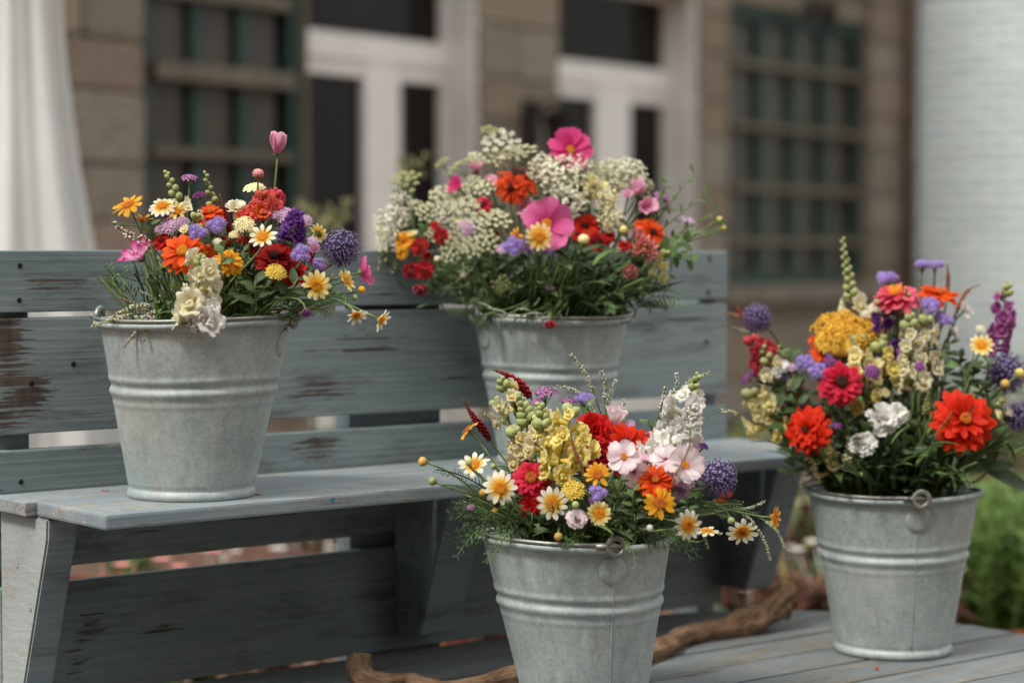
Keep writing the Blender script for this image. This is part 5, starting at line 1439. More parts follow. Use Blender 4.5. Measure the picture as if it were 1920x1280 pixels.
snapdragon(b, (1000, 812), (972, 742), -.01, 'creamyellow', 2, 14, 40, 'pale green snapdragon buds leaning up left', .2)
snapdragon(b, (1022, 820), (1012, 760), -.03, 'creamyellow', 3, 12, 40, 'plump cream green snapdragon buds in the middle', .25)
snapdragon(b, (1040, 900), (1072, 776), -.09, 'yellow', 11, 3, 48, 'large yellow snapdragon in the middle', .92)
snapdragon(b, (1090, 870), (1085, 800), -.08, 'yellow', 6, 0, 44, 'second yellow snapdragon leaning right', .9)
snapdragon(b, (1022, 845), (1018, 800), -.06, 'whiteyellow', 4, 2, 40, 'white yellow snapdragon behind the large yellow one', .85)
snapdragon(b, (985, 868), (965, 806), -.02, 'whiteyellow', 4, 3, 38, 'pale yellow snapdragon on the left behind the crimson zinnia', .75)
spike(b, [(1069, 806), (1076, 840), (1090, 872)], -.13, 9, GRASSH, 'thin reddish brown grass head over the yellow snapdragon', 'grass_head', 'grass head')
carnation(b, 1112, 808, -.03, 76, (.1, .5, .9), 'large red carnation right of the yellow snapdragon', 'red', rows=4)
carnation(b, 1128, 856, -.04, 60, (.0, .4, .9), 'lower red carnation partly behind the yellow snapdragon', 'crimson', rows=4)
daisy(b, 877, 806, .0, 50, (-.6, .6, .1), 'golden daisy in profile leaning far left', 'gold_daisy', 11, -6)
daisy(b, 889, 872, -.05, 64, (-.15, .75, .65), 'white daisy highest of the three on the left', 'white_daisy', 11, 6)
bud(b, 879, 868, -.10, 12, 'c', 'green bud in front of the highest white daisy', PALEGREEN)
daisy(b, 938, 914, -.10, 66, (.05, .3, 1), 'white daisy with long petals on the left', 'white_daisy', 13, 2)
daisy(b, 1036, 943, -.14, 64, (0, .2, 1), 'broad petalled white yellow daisy above the rim', 'white_daisy', 12, 4)
daisy(b, 1123, 962, -.15, 50, (.1, .1, 1), 'pale yellow daisy above the handle loop', 'cream_daisy', 15, 6)
daisy(b, 1121, 890, -.12, 52, (0, .45, .9), 'yellow daisy above the violet buds', 'gold_daisy', 13, 14)
zinnia(b, 996, 898, -.08, 78, (-.1, .5, .9), 'crimson zinnia with orange centre left of the yellow snapdragon', 'crimson', 3, DISC_O, dr=.3)
carnation(b, 992, 950, -.09, 40, (-.1, .2, .9), 'small red bloom under the crimson zinnia', 'red', rows=3)
carnation(b, 1081, 973, -.15, 42, (-.1, .3, .9), 'small pale pink white bloom just above the rim', 'blush', rows=4)
ageratum(b, 1121, 926, -.14, 42, 'c', 'violet ageratum buttons below the yellow daisy', 5, .8)
for px, py, w_, lb in ((793, 865, 18, 'yellow daisy bud farthest left'), (811, 902, 16, 'green yellow daisy bud below the farthest one'), (906, 924, 16, 'ochre daisy bud beside the long petalled daisy'), (929, 958, 14, 'ochre daisy bud lowest on the left'), (925, 874, 12, 'small green daisy bud between the white daisies')):
    bud(b, px, py, -.06, w_, (-.9, .35, .3) if px < 900 else 'cl', lb, OCHRE if 'ochre' in lb or 'farthest left' in lb else PALEGREEN)
bud(b, 1047, 1005, -.145, 17, (0, -.7, .7), 'ochre daisy bud hanging on the front rim', OCHRE)
bud(b, 1079, 946, -.15, 14, 'c', 'green daisy bud beside the broad petalled daisy', PALEGREEN)
cluster(b, 1075, 922, -.12, 46, 'cu', 'small yellow statice under the yellow snapdragon', 'statice', 'y')
cluster(b, 1062, 900, -.10, 30, 'cu', 'little yellow tuft under the yellow snapdragon', 'statice', 'y')
sprig(b, [(1070, 666), (1088, 686), (1106, 716), (1116, 745), (1132, 790)], .05, 'tall mint spike rising over the middle', MINTW, 12, .35, ll=12)
sprig(b, [(1128, 696), (1136, 722), (1134, 752), (1138, 790)], .05, 'second mint spike right of the tall one', MINTW, 12, .4, ll=12)
sprig(b, [(1156, 712), (1148, 732), (1138, 760), (1138, 795)], .06, 'short mint spike right of the second one', MINTW, 11, .4, ll=12)
sprig(b, [(1168, 746), (1170, 768), (1166, 800)], .06, 'lowest mint spike by the pink cosmos bud', MINTW, 12, .3, ll=12)
sprig(b, [(1044, 724), (1066, 728), (1084, 736), (1100, 760)], .05, 'mint spike lying across the verbena', MINTW, 10, .35, ll=12)
sprig(b, [(906, 775), (930, 782), (960, 800), (985, 830)], .02, 'pale mint sprig behind the left amaranth', MINTW, 10, .3, ll=12)
sprig(b, [(1105, 756), (1112, 772), (1122, 800)], .03, 'little mint spike under the lavender ageratum', MINTW, 9, .3, ll=12)
for i, pp_ in enumerate(([(940, 790), (955, 800), (975, 830)], [(955, 796), (966, 812), (984, 838)], [(946, 808), (962, 822), (982, 850)])):
    sprig(b, pp_, .0+.01*i, 'pale green mint tips in front of the left snapdragons', LACEG, 9, .25, ll=10)
cosmos(b, 1149, 796, .0, 62, (.2, .9, .35), 'blush white cosmos half closed at the top', 'blush', 58, 7, False, .6, .2)
zinnia(b, 1172, 838, -.03, 112, (.05, .6, .8), 'orange red zinnia spread behind the blush cosmos', 'scarlet', 3, DISC_D)
zinnia(b, 1206, 836, -.02, 60, (.3, .6, .7), 'orange zinnia left of the white snapdragon', 'orange', 2, DISC_D)
carnation(b, 1227, 826, .0, 44, (.1, .6, .8), 'coral pink bloom beside the white snapdragon', 'rosecoral', rows=3)
cosmos(b, 1170, 856, -.12, 66, (.0, .35, 1), 'blush white cosmos with yellow eye facing forward', 'blush', 16)
cosmos(b, 1188, 884, -.10, 58, (.2, -.1, 1), 'blush cosmos petals below the yellow eyed one', 'blush', 20, 7, False)
zinnia(b, 1228, 902, -.11, 76, (.05, .6, .8), 'orange zinnia under the white snapdragon', 'orange', 2, DISC_O)
snapdragon(b, (1252, 866), (1308, 702), -.03, 'white', 17, 9, 58, 'tall white snapdragon, largest white spike', .66, bscale=.62)
snapdragon(b, (1222, 868), (1222, 828), -.05, 'white', 4, 0, 40, 'low white snapdragon bloom left of the tall spike', .8)
cosmos(b, 1284, 872, -.10, 76, (.2, .35, .95), 'wide blush white cosmos before the globe thistle', 'blush', 18, 9)
cosmos(b, 1248, 862, -.09, 58, (-.2, .4, .9), 'second blush cosmos under the tall white spike', 'blush', 20, 7, False)
globe_thistle(b, 1346, 897, -.05, 80, (.5, .4, .8), 'purple globe thistle at the right')
daisy(b, 1237, 943, -.15, 62, (.0, .2, 1), 'golden yellow daisy facing forward at the right', 'gold_daisy', 15, 4, disc=DISC_G)
daisy(b, 1290, 984, -.13, 60, (.35, -.1, .9), 'white tipped daisy hanging just right of the rim', 'white_daisy', 12, 4, disc=DISC_G)
daisy(b, 1325, 996, -.10, 58, (.1, .95, .05), 'white daisy seen edge on right of the rim', 'white_daisy', 11, 14)
daisy(b, 1392, 996, -.09, 62, (.05, -.55, .75), 'white tipped daisy hanging farther out at the right', 'white_daisy', 12, 10, disc=DISC_G)
daisy(b, 1452, 970, -.07, 48, (.8, .15, .5), 'golden daisy farthest out at the right', 'gold_daisy', 10, 24)
bud(b, 1371, 975, -.09, 14, 'd', 'green yellow daisy bud between the hanging daisies', PALEGREEN)
bud(b, 1218, 990, -.13, 14, 'cr', 'tiny white bud above the rim', PC['white'])
cosmos(b, 1275, 916, -.07, 42, (.2, -.2, .9), 'pale lilac bloom beside the golden daisy', 'lilacpale', 20, 7, False)
zinnia(b, 1360, 932, -.02, 40, (.5, -.4, .6), 'orange petals showing under the globe thistle', 'orange', 2, DISC_D)
spike(b, [(1294, 800), (1292, 838), (1272, 880), (1258, 912)], -.14, 6, GRASSH, 'thin reddish grass stem across the white blooms', 'grass_head', 'grass head', .5)
cluster(b, 1318, 838, -.05, 24, 'ur', 'dark purple seed cluster above the globe thistle', 'verbena', 'v')
for i, pp_ in enumerate(([(1268, 698), (1270, 716), (1262, 740), (1236, 790)], [(1250, 722), (1244, 744), (1238, 770), (1228, 810)], [(1334, 698), (1300, 712), (1270, 740), (1232, 800)], [(1296, 706), (1282, 728), (1258, 750), (1230, 806)], [(1382, 780), (1374, 772), (1345, 772), (1312, 790)])):
    sprig(b, pp_, .03, ('mint spike upright left of the white snapdragon tip', 'mint spike lowest left of the white snapdragon', 'mint spike crossing behind the white snapdragon tip', 'mint spike between the other two left of the white spike', 'mint spike pointing right from the white snapdragon')[i], MINTW, 11, .45, ll=12)
leafspray(b, (1228, 818), (1214, 786), .02, 'mint leaves left of the tall white snapdragon', 4, 26, .5, LEAF)
for i, pp_ in enumerate(([(1444, 1050), (1436, 1020), (1420, 990), (1395, 965), (1350, 950)], [(1472, 1030), (1464, 1008), (1448, 985), (1410, 962)], [(1328, 1028), (1322, 1010), (1310, 985)], [(1436, 938), (1412, 950), (1385, 954), (1345, 955)])):
    sprig(b, pp_, -.06, ('drooping mint sprig farthest right but one', 'drooping mint sprig farthest right', 'short drooping mint sprig below the edge on daisy', 'mint sprig lying over the hanging daisies')[i], MINTW, 8, .3, ll=10)
FP = ([(818, 880), (850, 886), (880, 898), (920, 920)], [(830, 908), (865, 912), (900, 930), (940, 950)], [(885, 935), (915, 955), (950, 970), (985, 985)], [(910, 975), (940, 978), (980, 985), (1020, 992)],
      [(1190, 930), (1180, 950), (1165, 975)], [(1200, 985), (1185, 970), (1160, 965)], [(1330, 905), (1320, 930), (1290, 950)], [(1390, 945), (1360, 945), (1320, 955)], [(1010, 960), (1000, 975), (985, 990)], [(1420, 962), (1380, 955), (1340, 962)], [(870, 955), (900, 965), (940, 985)], [(1250, 985), (1230, 985), (1200, 990)])
for i, pp_ in enumerate(FP):
    fern(b, pp_, -.08-.005*(i % 5), 20, 'feathery chrysanthemum leaf low among the daisies', DKGREEN if i % 3 == 0 else LEAF)

# ------------------------------------------------------------------ bouquet in the bucket beside the grass
b = 'R'
greenery(b, 90, 330, 16, .11, .19, 14, 14, 'dark tangle of stems and leaves in the bucket beside the grass', (0, .0))
globe_thistle(b, 1419, 597, -.02, 62, (-.7, .5, .4), 'purple globe thistle leaning out to the bench side')
spike(b, [(1358, 586), (1380, 592), (1404, 606), (1430, 640)], .0, 12, GRASSH, 'coral grass head beyond the leaning globe thistle', 'grass_head', 'grass head', .7)
spike(b, [(1383, 574), (1390, 590), (1402, 612)], .0, 12, PC['rosecoral'], 'tiny coral spike beside the leaning globe thistle', 'grass_head', 'grass head', .6)
spike(b, [(1372, 612), (1396, 622), (1420, 634), (1445, 660)], -.01, 12, LACE, 'cream budded sprig under the leaning globe thistle', 'bud_sprig', 'bud sprig', .7)
snapdragon(b, (1440, 690), (1412, 638), -.02, 'rosecoral', 7, 2, 40, 'coral rose snapdragon under the leaning thistle', .85, budmat=PC['rosecoral'])
snapdragon(b, (1452, 700), (1430, 652), -.04, 'cream', 2, 5, 32, 'cream buds in front of the coral rose snapdragon', .35)
snapdragon(b, (1480, 700), (1458, 650), -.02, 'cream', 1, 5, 28, 'cream buds right of the coral rose snapdragon', .3)
carnation(b, 1465, 691, -.05, 36, 'cl', 'small white bloom under the cream buds', 'white', rows=2)
cluster(b, 1401, 712, -.02, 28, 'l', 'dark mauve verbena at the bench side edge', 'verbena', 'p')
cluster(b, 1414, 698, -.02, 22, 'l', 'small dark mauve verbena above the edge one', 'verbena', 'p')
snapdragon(b, (1440, 800), (1412, 740), -.03, 'creamyellow', 7, 2, 44, 'pale yellow snapdragon low on the bench side', .88)
snapdragon(b, (1470, 826), (1456, 770), -.04, 'yellow', 3, 3, 36, 'yellow snapdragon beside the low pale one', .6)
snapdragon(b, (1478, 790), (1460, 736), -.01, 'rosecoral', 4, 3, 28, 'rose snapdragon behind the yellow one', .7)
ageratum(b, 1470, 706, -.03, 30, 'cl', 'pale lilac tuft between the coral and lavender blooms', 5)
snapdragon(b, (1600, 590), (1580, 448), .02, 'cream', 3, 22, 34, 'green snapdragon spike standing tallest', .16, bscale=.85)
yarrow(b, 1580, 612, -.03, 122, 74, (.0, 1, .45), 'broad golden yarrow head')
yarrow(b, 1640, 606, .03, 56, 40, (.2, 1, .3), 'smaller golden yarrow behind the pink zinnia')
zinnia(b, 1548, 662, -.02, 64, (-.1, .7, .7), 'orange red zinnia behind the lavender ageratum', 'orange', 2, DISC_D)
ageratum(b, 1512, 682, -.06, 46, 'cl', 'lavender ageratum left of the crimson zinnia', 7)
ageratum(b, 1534, 697, -.08, 48, 'c', 'lavender ageratum touching the crimson zinnia', 7)
ageratum(b, 1553, 660, -.05, 38, 'cu', 'lavender ageratum under the yarrow', 6)
cluster(b, 1556, 680, -.08, 28, 'c', 'purple verbena button above the crimson zinnia', 'verbena', 'p')
zinnia(b, 1577, 718, -.10, 92, (-.15, .35, .95), 'crimson zinnia with dark ringed centre', 'crimson', 3, DISC_D, dr=.26)
zinnia(b, 1515, 806, -.11, 100, (-.55, .15, .75), 'scarlet double zinnia facing the bench', 'scarlet', 4, DISC_D, dr=.12)
snapdragon(b, (1622, 720), (1612, 640), -.07, 'creamyellow', 8, 3, 42, 'pale yellow snapdragon under the yarrow', .85)
snapdragon(b, (1660, 712), (1650, 650), -.06, 'yellow', 5, 2, 40, 'yellow snapdragon right of the pale one', .8)
snapdragon(b, (1625, 760), (1632, 722), -.06, 'yellow', 3, 0, 40, 'low yellow snapdragon over the white carnations', .8)
carnation(b, 1655, 786, -.11, 66, (.05, .5, .9), 'larger white carnation in the middle', 'white', rows=4)
carnation(b, 1682, 776, -.10, 44, (.3, .5, .8), 'white carnation to the side of the larger one', 'white', rows=3)
carnation(b, 1618, 833, -.12, 52, (-.1, .4, .9), 'lower white carnation', 'white', rows=4)
spike(b, [(1590, 820), (1592, 848), (1584, 876)], -.11, 20, LACE, 'cream seed spike under the lower white carnation', 'bud_sprig', 'bud sprig', .7)
snapdragon(b, (1556, 886), (1528, 836), -.06, 'creamyellow', 5, 2, 38, 'pale yellow snapdragon lowest on the bench side', .85)
cluster(b, 1635, 698, -.10, 36, 'c', 'purple verbena before the yellow snapdragons', 'verbena', 'p')
ageratum(b, 1663, 526, .0, 52, 'u', 'lavender ageratum above the pink zinnia', 7)
ageratum(b, 1730, 500, .0, 40, 'u', 'lavender ageratum highest of all, its left half', 6)
ageratum(b, 1754, 500, .0, 38, 'u', 'lavender ageratum highest of all, its right half', 6)
ageratum(b, 1744, 574, -.05, 46, 'cu', 'lavender ageratum under the orange zinnia', 7)
ageratum(b, 1767, 602, -.05, 46, 'cu', 'lavender ageratum above the white snapdragon', 7)
zinnia(b, 1680, 556, -.04, 98, (-.1, .95, .42), 'rose pink zinnia seen from below its rim at the top', 'rose_zinnia', 3, DISC, dr=.28)
zinnia(b, 1762, 556, -.02, 92, (.1, 1, .28), 'orange zinnia seen edge on at the top', 'orange', 3, DISC_O)
spike(b, [(1776, 494), (1778, 520), (1776, 552)], .0, 10, GRASSH, 'upright brown grass head at the top', 'grass_head', 'grass head', .8)
spike(b, [(1838, 534), (1818, 542), (1804, 560), (1788, 600)], -.02, 9, GRASSH, 'bent brown grass head pointing away from the bench', 'grass_head', 'grass head', .7)
carnation(b, 1809, 582, -.02, 40, 'r', 'small white bloom at the bent grass head', 'white', rows=2)
carnation(b, 1788, 624, -.03, 28, 'r', 'tiny white bloom right of the white snapdragon', 'white', rows=2)
snapdragon(b, (1712, 732), (1706, 588), -.07, 'cream', 11, 6, 40, 'white snapdragon spike left of its twin', .72)
snapdragon(b, (1744, 704), (1738, 604), -.06, 'cream', 10, 2, 38, 'white snapdragon spike right of its twin', .9)
snapdragon(b, (1702, 588), (1700, 540), -.05, 'cream', 0, 7, 26, 'green snapdragon buds under the rose pink zinnia', .05)
snapdragon(b, (1660, 612), (1652, 570), -.02, 'violet', 5, 1, 30, 'violet stock behind the yarrow', .9, name='stock')
snapdragon(b, (1672, 680), (1664, 636), -.03, 'violet', 5, 1, 30, 'violet stock between yellow and white snapdragons', .9, name='stock')
cluster(b, 1724, 688, -.12, 24, 'c', 'purple verbena before the white snapdragons', 'verbena', 'p')
snapdragon(b, (1866, 664), (1890, 532), -.01, 'magenta', 12, 6, 32, 'tall magenta purple stock at the right', .74, name='stock')
daisy(b, 1840, 648, -.08, 48, (-.15, .45, .9), 'cream cupped daisy left of the magenta stock', 'cream_daisy', 11, 28)
globe_thistle(b, 1886, 700, -.03, 86, (.5, .4, .8), 'large dark globe thistle behind the daisy buds')
globe_thistle(b, 1912, 780, -.05, 66, (.8, .2, .7), 'globe thistle cut by the photo edge below the large one')
bud(b, 1884, 720, -.09, 18, 'r', 'yellow daisy bud before the large dark thistle', OCHRE)
bud(b, 1911, 700, -.09, 20, 'r', 'yellow daisy bud at the photo edge', PC['yellow'])
zinnia(b, 1806, 788, -.13, 130, (.05, .35, .95), 'largest scarlet zinnia, facing forward', 'scarlet', 3, DISC_O, dr=.17)
zinnia(b, 1730, 606, .0, 40, 'u', 'small red bloom behind the white snapdragon', 'red', 2, DISC_D)
snapdragon(b, (1884, 790), (1876, 752), -.06, 'cream', 3, 2, 26, 'cream buds between the scarlet zinnia and the cut thistle', .6)
spike(b, [(1740, 736), (1738, 758), (1736, 776)], -.12, 15, PALEGREEN, 'pale green budded tip left of the scarlet zinnia', 'bud_sprig', 'bud sprig', .7)
spike(b, [(1540, 824), (1542, 842), (1548, 860)], -.10, 14, PALEGREEN, 'pale green budded tip beside the scarlet double zinnia', 'bud_sprig', 'bud sprig', .7)
leafspray(b, (1760, 700), (1776, 670), -.06, 'bright round leaves right of the white snapdragons', 3, 34, .55, LEAF)
leafspray(b, (1800, 720), (1830, 700), -.05, 'dark leaves under the cupped daisy', 4, 44, .5, DKGREEN)
lf_ = ((1720, 940), (1850, 850), 150), ((1830, 900), (1930, 830), 150), ((1750, 940), (1800, 860), 120), ((1640, 935), (1655, 850), 90)
for i, (p0, p1, L) in enumerate(lf_):
    leafspray(b, p0, p1, -.06-.01*i, ('broad dark leaf stretching out under the scarlet zinnia', 'long dark leaf reaching the photo edge', 'dark leaf standing behind the handle loop', 'narrow dark leaf under the white carnations')[i], 2, L, .26, DKGREEN, bend=.1)
for px, py in ((1560, 800), (1580, 760), (1640, 860), (1700, 800), (1700, 860), (1740, 850), (1780, 880), (1600, 900), (1480, 760), (1500, 730), (1560, 860), (1850, 840), (1680, 900), (1660, 740), (1760, 740), (1810, 690)):
    leafspray(b, (px, py+45), (px+(px-1679)*.10, py), -.05, 'dark green leafy twig deep in the middle', 5, 46, .36, DKGREEN)

def fallen_petal(px, py, z, colour, L, label):
    c0 = P(px, py, 3.0); k = (z-H)/(c0.z-H); c = V((c0.x*k, c0.y*k, z+.0012))
    t = link('fallen_petal', petal('zinnia', colour, .5, .2, .1, rng.randint(0, 5))); t.location = c; t.rotation_euler = (0, 0, rng.random()*6); t.scale = (L, L, L)
    tag(t, label, 'petal')
fallen_petal(204, 922, SEAT, 'pink', .012, 'fallen pink petal on the bench seat left of the bucket')
fallen_petal(490, 929, SEAT, 'deep_red', .010, 'fallen dark red petal on the bench seat, close by the bucket base')
fallen_petal(1642, 1256, TZ, 'rust', .012, 'fallen rust petal on the table below the grass-side bucket')
fallen_petal(1420, 1230, TZ, 'gold_daisy', .010, 'fallen yellow petal on the table between driftwood and bucket')

# ------------------------------------------------------------------ small blooms and greens half hidden between the larger ones
def half_hidden(bk, spec):
    for kind, px, py, dd, w_ in spec:
        px += rng.uniform(-3, 3); py += rng.uniform(-3, 3)
        if kind == 'l': cluster(bk, px, py, dd, w_, 'cu', 'small lilac statice half hidden between larger blooms', 'statice', 'l')
        elif kind == 'm': cluster(bk, px, py, dd, w_, 'cu', 'small mauve verbena half hidden between larger blooms', 'verbena', 'm')
        elif kind == 'p': cluster(bk, px, py, dd, w_, 'cu', 'small purple verbena half hidden between larger blooms', 'verbena', 'p')
        elif kind == 'c': cluster(bk, px, py, dd, w_, 'cu', 'small cream statice half hidden between larger blooms', 'statice', 'c')
        elif kind == 'w': cluster(bk, px, py, dd, w_, 'cu', 'small white cluster half hidden between larger blooms', 'statice', 'w')
        elif kind == 'r': zinnia(bk, px, py, dd, w_, 'cu', 'small red bloom half hidden between larger blooms', 'red', 2, DISC_D)
        elif kind == 'd': zinnia(bk, px, py, dd, w_, 'cu', 'small dark red bloom half hidden between larger blooms', 'deep_red', 2, DISC_D)
        elif kind == 'o': zinnia(bk, px, py, dd, w_, 'cu', 'small orange bloom half hidden between larger blooms', 'orange', 2, DISC_D)
        elif kind == 'k': cosmos(bk, px, py, dd, w_, 'cu', 'small pink bloom half hidden between larger blooms', 'pale_pink', 35, 7, False)
        elif kind == 'y': cosmos(bk, px, py, dd, w_, 'cu', 'small yellow bloom half hidden between larger blooms', 'creamyellow', 40, 6, False)
        elif kind == 'b': bud(bk, px, py, dd, w_, 'cu', 'small green bud half hidden between larger blooms', PALEGREEN)
        elif kind == 'g': leafspray(bk, (px+rng.uniform(-8, 8), py+34), (px, py), dd, 'small green leafy tip half hidden between larger blooms', 5, 24, .42, LEAF)
        elif kind == 'G': leafspray(bk, (px+rng.uniform(-8, 8), py+46), (px, py), dd, 'dark leafy tip half hidden between larger blooms', 6, 36, .42, DKGREEN)
        elif kind == 'h': lace(bk, px, py, dd, w_, 'cu', 'small cream lace flower half hidden between larger blooms', 'lace_flower', 'c')
half_hidden('L', [('G', 320, 470, .02, 0), ('G', 350, 450, .02, 0), ('G', 390, 450, .02, 0), ('G', 440, 450, .02, 0), ('G', 470, 440, .02, 0), ('G', 500, 430, .02, 0), ('G', 530, 440, .02, 0), ('G', 560, 460, .01, 0), ('G', 590, 500, .0, 0), ('G', 460, 490, -.02, 0), ('G', 480, 510, -.03, 0), ('G', 540, 520, -.03, 0), ('G', 400, 500, -.02, 0),
  ('g', 280, 420, .0, 0), ('g', 330, 440, -.02, 0), ('g', 470, 380, .0, 0), ('g', 425, 470, -.06, 0), ('g', 455, 470, -.06, 0), ('g', 570, 440, -.0, 0), ('g', 545, 545, -.08, 0), ('g', 610, 520, -.06, 0), ('g', 296, 500, -.06, 0),
  ('l', 300, 430, -.02, 26), ('m', 330, 446, -.03, 24), ('r', 318, 404, -.01, 26), ('c', 438, 440, -.06, 22), ('d', 470, 462, -.04, 34), ('d', 492, 476, -.05, 40), ('r', 536, 470, -.04, 36), ('l', 585, 452, -.01, 26), ('p', 606, 500, -.06, 20), ('k', 588, 470, -.03, 24), ('y', 412, 430, -.05, 22), ('o', 360, 450, -.05, 30), ('c', 470, 436, -.06, 22), ('b', 510, 372, -.01, 12), ('y', 540, 428, -.04, 18), ('w', 405, 455, -.07, 20), ('d', 425, 455, -.03, 30), ('r', 455, 450, -.03, 28), ('p', 500, 505, -.06, 18)])
half_hidden('K', [('G', 780, 430, .0, 0), ('G', 850, 430, -.02, 0), ('G', 900, 480, -.05, 0), ('G', 950, 480, -.06, 0), ('G', 1060, 440, -.06, 0), ('G', 1100, 470, -.07, 0), ('G', 1150, 470, -.07, 0), ('G', 820, 500, -.05, 0), ('G', 1000, 500, -.08, 0), ('G', 1050, 500, -.08, 0), ('G', 930, 390, -.01, 0), ('G', 1180, 420, -.03, 0), ('G', 1040, 370, .0, 0), ('G', 1120, 410, -.02, 0),
  ('g', 745, 350, .0, 0), ('g', 720, 470, -.02, 0), ('g', 850, 340, .0, 0), ('g', 1000, 350, .0, 0), ('g', 1130, 390, -.03, 0), ('g', 1240, 450, -.04, 0), ('g', 1260, 470, -.05, 0), ('g', 800, 420, -.03, 0), ('g', 865, 480, -.08, 0),
  ('h', 800, 400, -.03, 40), ('h', 812, 440, -.04, 36), ('h', 895, 300, .0, 40), ('h', 930, 300, .0, 46), ('h', 855, 384, -.04, 40), ('h', 960, 290, .0, 40), ('h', 900, 410, -.06, 36), ('h', 860, 420, -.06, 34), ('h', 780, 390, .0, 34), ('h', 708, 430, .0, 30), ('h', 735, 500, -.01, 30), ('h', 885, 345, -.02, 38), ('h', 1110, 320, .02, 34), ('h', 1160, 350, .0, 36),
  ('k', 922, 340, -.03, 28), ('k', 870, 430, -.07, 26), ('m', 890, 330, .0, 22), ('k', 1175, 370, -.01, 24), ('r', 1085, 440, -.06, 34), ('r', 1140, 440, -.05, 30), ('o', 1200, 420, -.05, 30), ('d', 930, 440, -.05, 26), ('r', 800, 480, -.07, 24), ('p', 990, 470, -.10, 24), ('y', 1130, 350, -.02, 22), ('y', 775, 440, -.05, 20), ('r', 1170, 460, -.06, 30), ('m', 1030, 540, -.12, 18), ('l', 945, 470, -.10, 24), ('y', 1220, 480, -.09, 18), ('o', 1240, 450, -.04, 26)])
half_hidden('F', [('G', 960, 880, -.02, 0), ('G', 985, 850, .0, 0), ('G', 1050, 860, -.03, 0), ('G', 1110, 900, -.07, 0), ('G', 1150, 900, -.07, 0), ('G', 1200, 910, -.07, 0), ('G', 1260, 900, -.06, 0), ('G', 1300, 900, -.03, 0), ('G', 1020, 900, -.06, 0), ('G', 1240, 800, .02, 0), ('G', 1150, 940, -.10, 0), ('G', 1190, 960, -.11, 0), ('G', 1000, 960, -.09, 0),
  ('g', 1100, 760, .05, 0), ('g', 1040, 790, .0, 0), ('g', 1140, 880, -.09, 0), ('g', 1215, 880, -.08, 0), ('g', 1290, 930, -.09, 0), ('g', 1070, 940, -.12, 0), ('g', 960, 930, -.08, 0), ('g', 1320, 900, -.05, 0), ('g', 1165, 905, -.11, 0), ('g', 1185, 915, -.12, 0), ('g', 920, 890, -.04, 0),
  ('r', 1014, 930, -.09, 34), ('r', 965, 900, -.05, 30), ('r', 1094, 880, -.07, 32), ('k', 1200, 866, -.08, 34), ('k', 1265, 900, -.08, 30), ('w', 1240, 870, -.08, 24), ('y', 1000, 800, .0, 26), ('y', 1050, 890, -.09, 28), ('c', 985, 790, .01, 26), ('l', 1290, 910, -.08, 30), ('p', 1110, 940, -.12, 18), ('b', 1140, 960, -.13, 11), ('o', 1196, 905, -.08, 34), ('y', 955, 815, -.01, 28), ('c', 950, 770, .02, 22), ('m', 880, 955, -.08, 16), ('l', 1180, 800, .0, 24), ('r', 1150, 850, -.04, 40), ('k', 1300, 850, -.05, 30)])
half_hidden('R', [('G', 1480, 660, .0, 0), ('G', 1500, 700, -.02, 0), ('G', 1540, 740, -.04, 0), ('G', 1450, 720, -.01, 0), ('G', 1490, 850, -.05, 0), ('G', 1560, 830, -.06, 0), ('G', 1590, 790, -.06, 0), ('G', 1640, 830, -.08, 0), ('G', 1690, 830, -.08, 0), ('G', 1730, 790, -.07, 0), ('G', 1760, 690, -.03, 0), ('G', 1800, 660, -.01, 0), ('G', 1640, 750, -.06, 0), ('G', 1690, 740, -.06, 0), ('G', 1850, 720, -.04, 0), ('G', 1870, 800, -.05, 0), ('G', 1600, 740, -.05, 0), ('G', 1740, 840, -.08, 0), ('G', 1620, 640, .0, 0), ('G', 1700, 600, .0, 0), ('G', 1840, 780, -.05, 0), ('G', 1660, 870, -.08, 0), ('G', 1600, 860, -.08, 0), ('G', 1710, 900, -.09, 0),
  ('g', 1464, 660, -.03, 0), ('g', 1496, 720, -.04, 0), ('g', 1480, 740, -.04, 0), ('g', 1690, 560, -.03, 0), ('g', 1640, 640, -.04, 0), ('g', 1780, 640, -.03, 0), ('g', 1820, 700, -.04, 0), ('g', 1850, 660, -.04, 0), ('g', 1700, 570, -.03, 0),
  ('c', 1487, 720, -.04, 24), ('k', 1500, 760, -.03, 28), ('w', 1450, 740, -.03, 22), ('y', 1444, 780, -.04, 34), ('y', 1480, 800, -.05, 30), ('d', 1530, 770, -.04, 44), ('r', 1560, 780, -.04, 34), ('p', 1430, 770, -.03, 18), ('p', 1570, 800, -.08, 24), ('l', 1480, 690, -.03, 24), ('m', 1700, 604, -.03, 26), ('p', 1690, 660, -.06, 24), ('c', 1656, 740, -.08, 26), ('y', 1640, 690, -.07, 36), ('y', 1600, 700, -.06, 34), ('y', 1680, 720, -.07, 30), ('r', 1500, 730, -.02, 34), ('w', 1620, 590, .0, 24), ('w', 1640, 580, .0, 26), ('c', 1870, 780, -.05, 28), ('w', 1840, 620, -.02, 20), ('k', 1830, 690, -.02, 22), ('o', 1530, 640, .0, 36), ('c', 1440, 670, -.03, 22), ('r', 1440, 650, -.01, 34)])

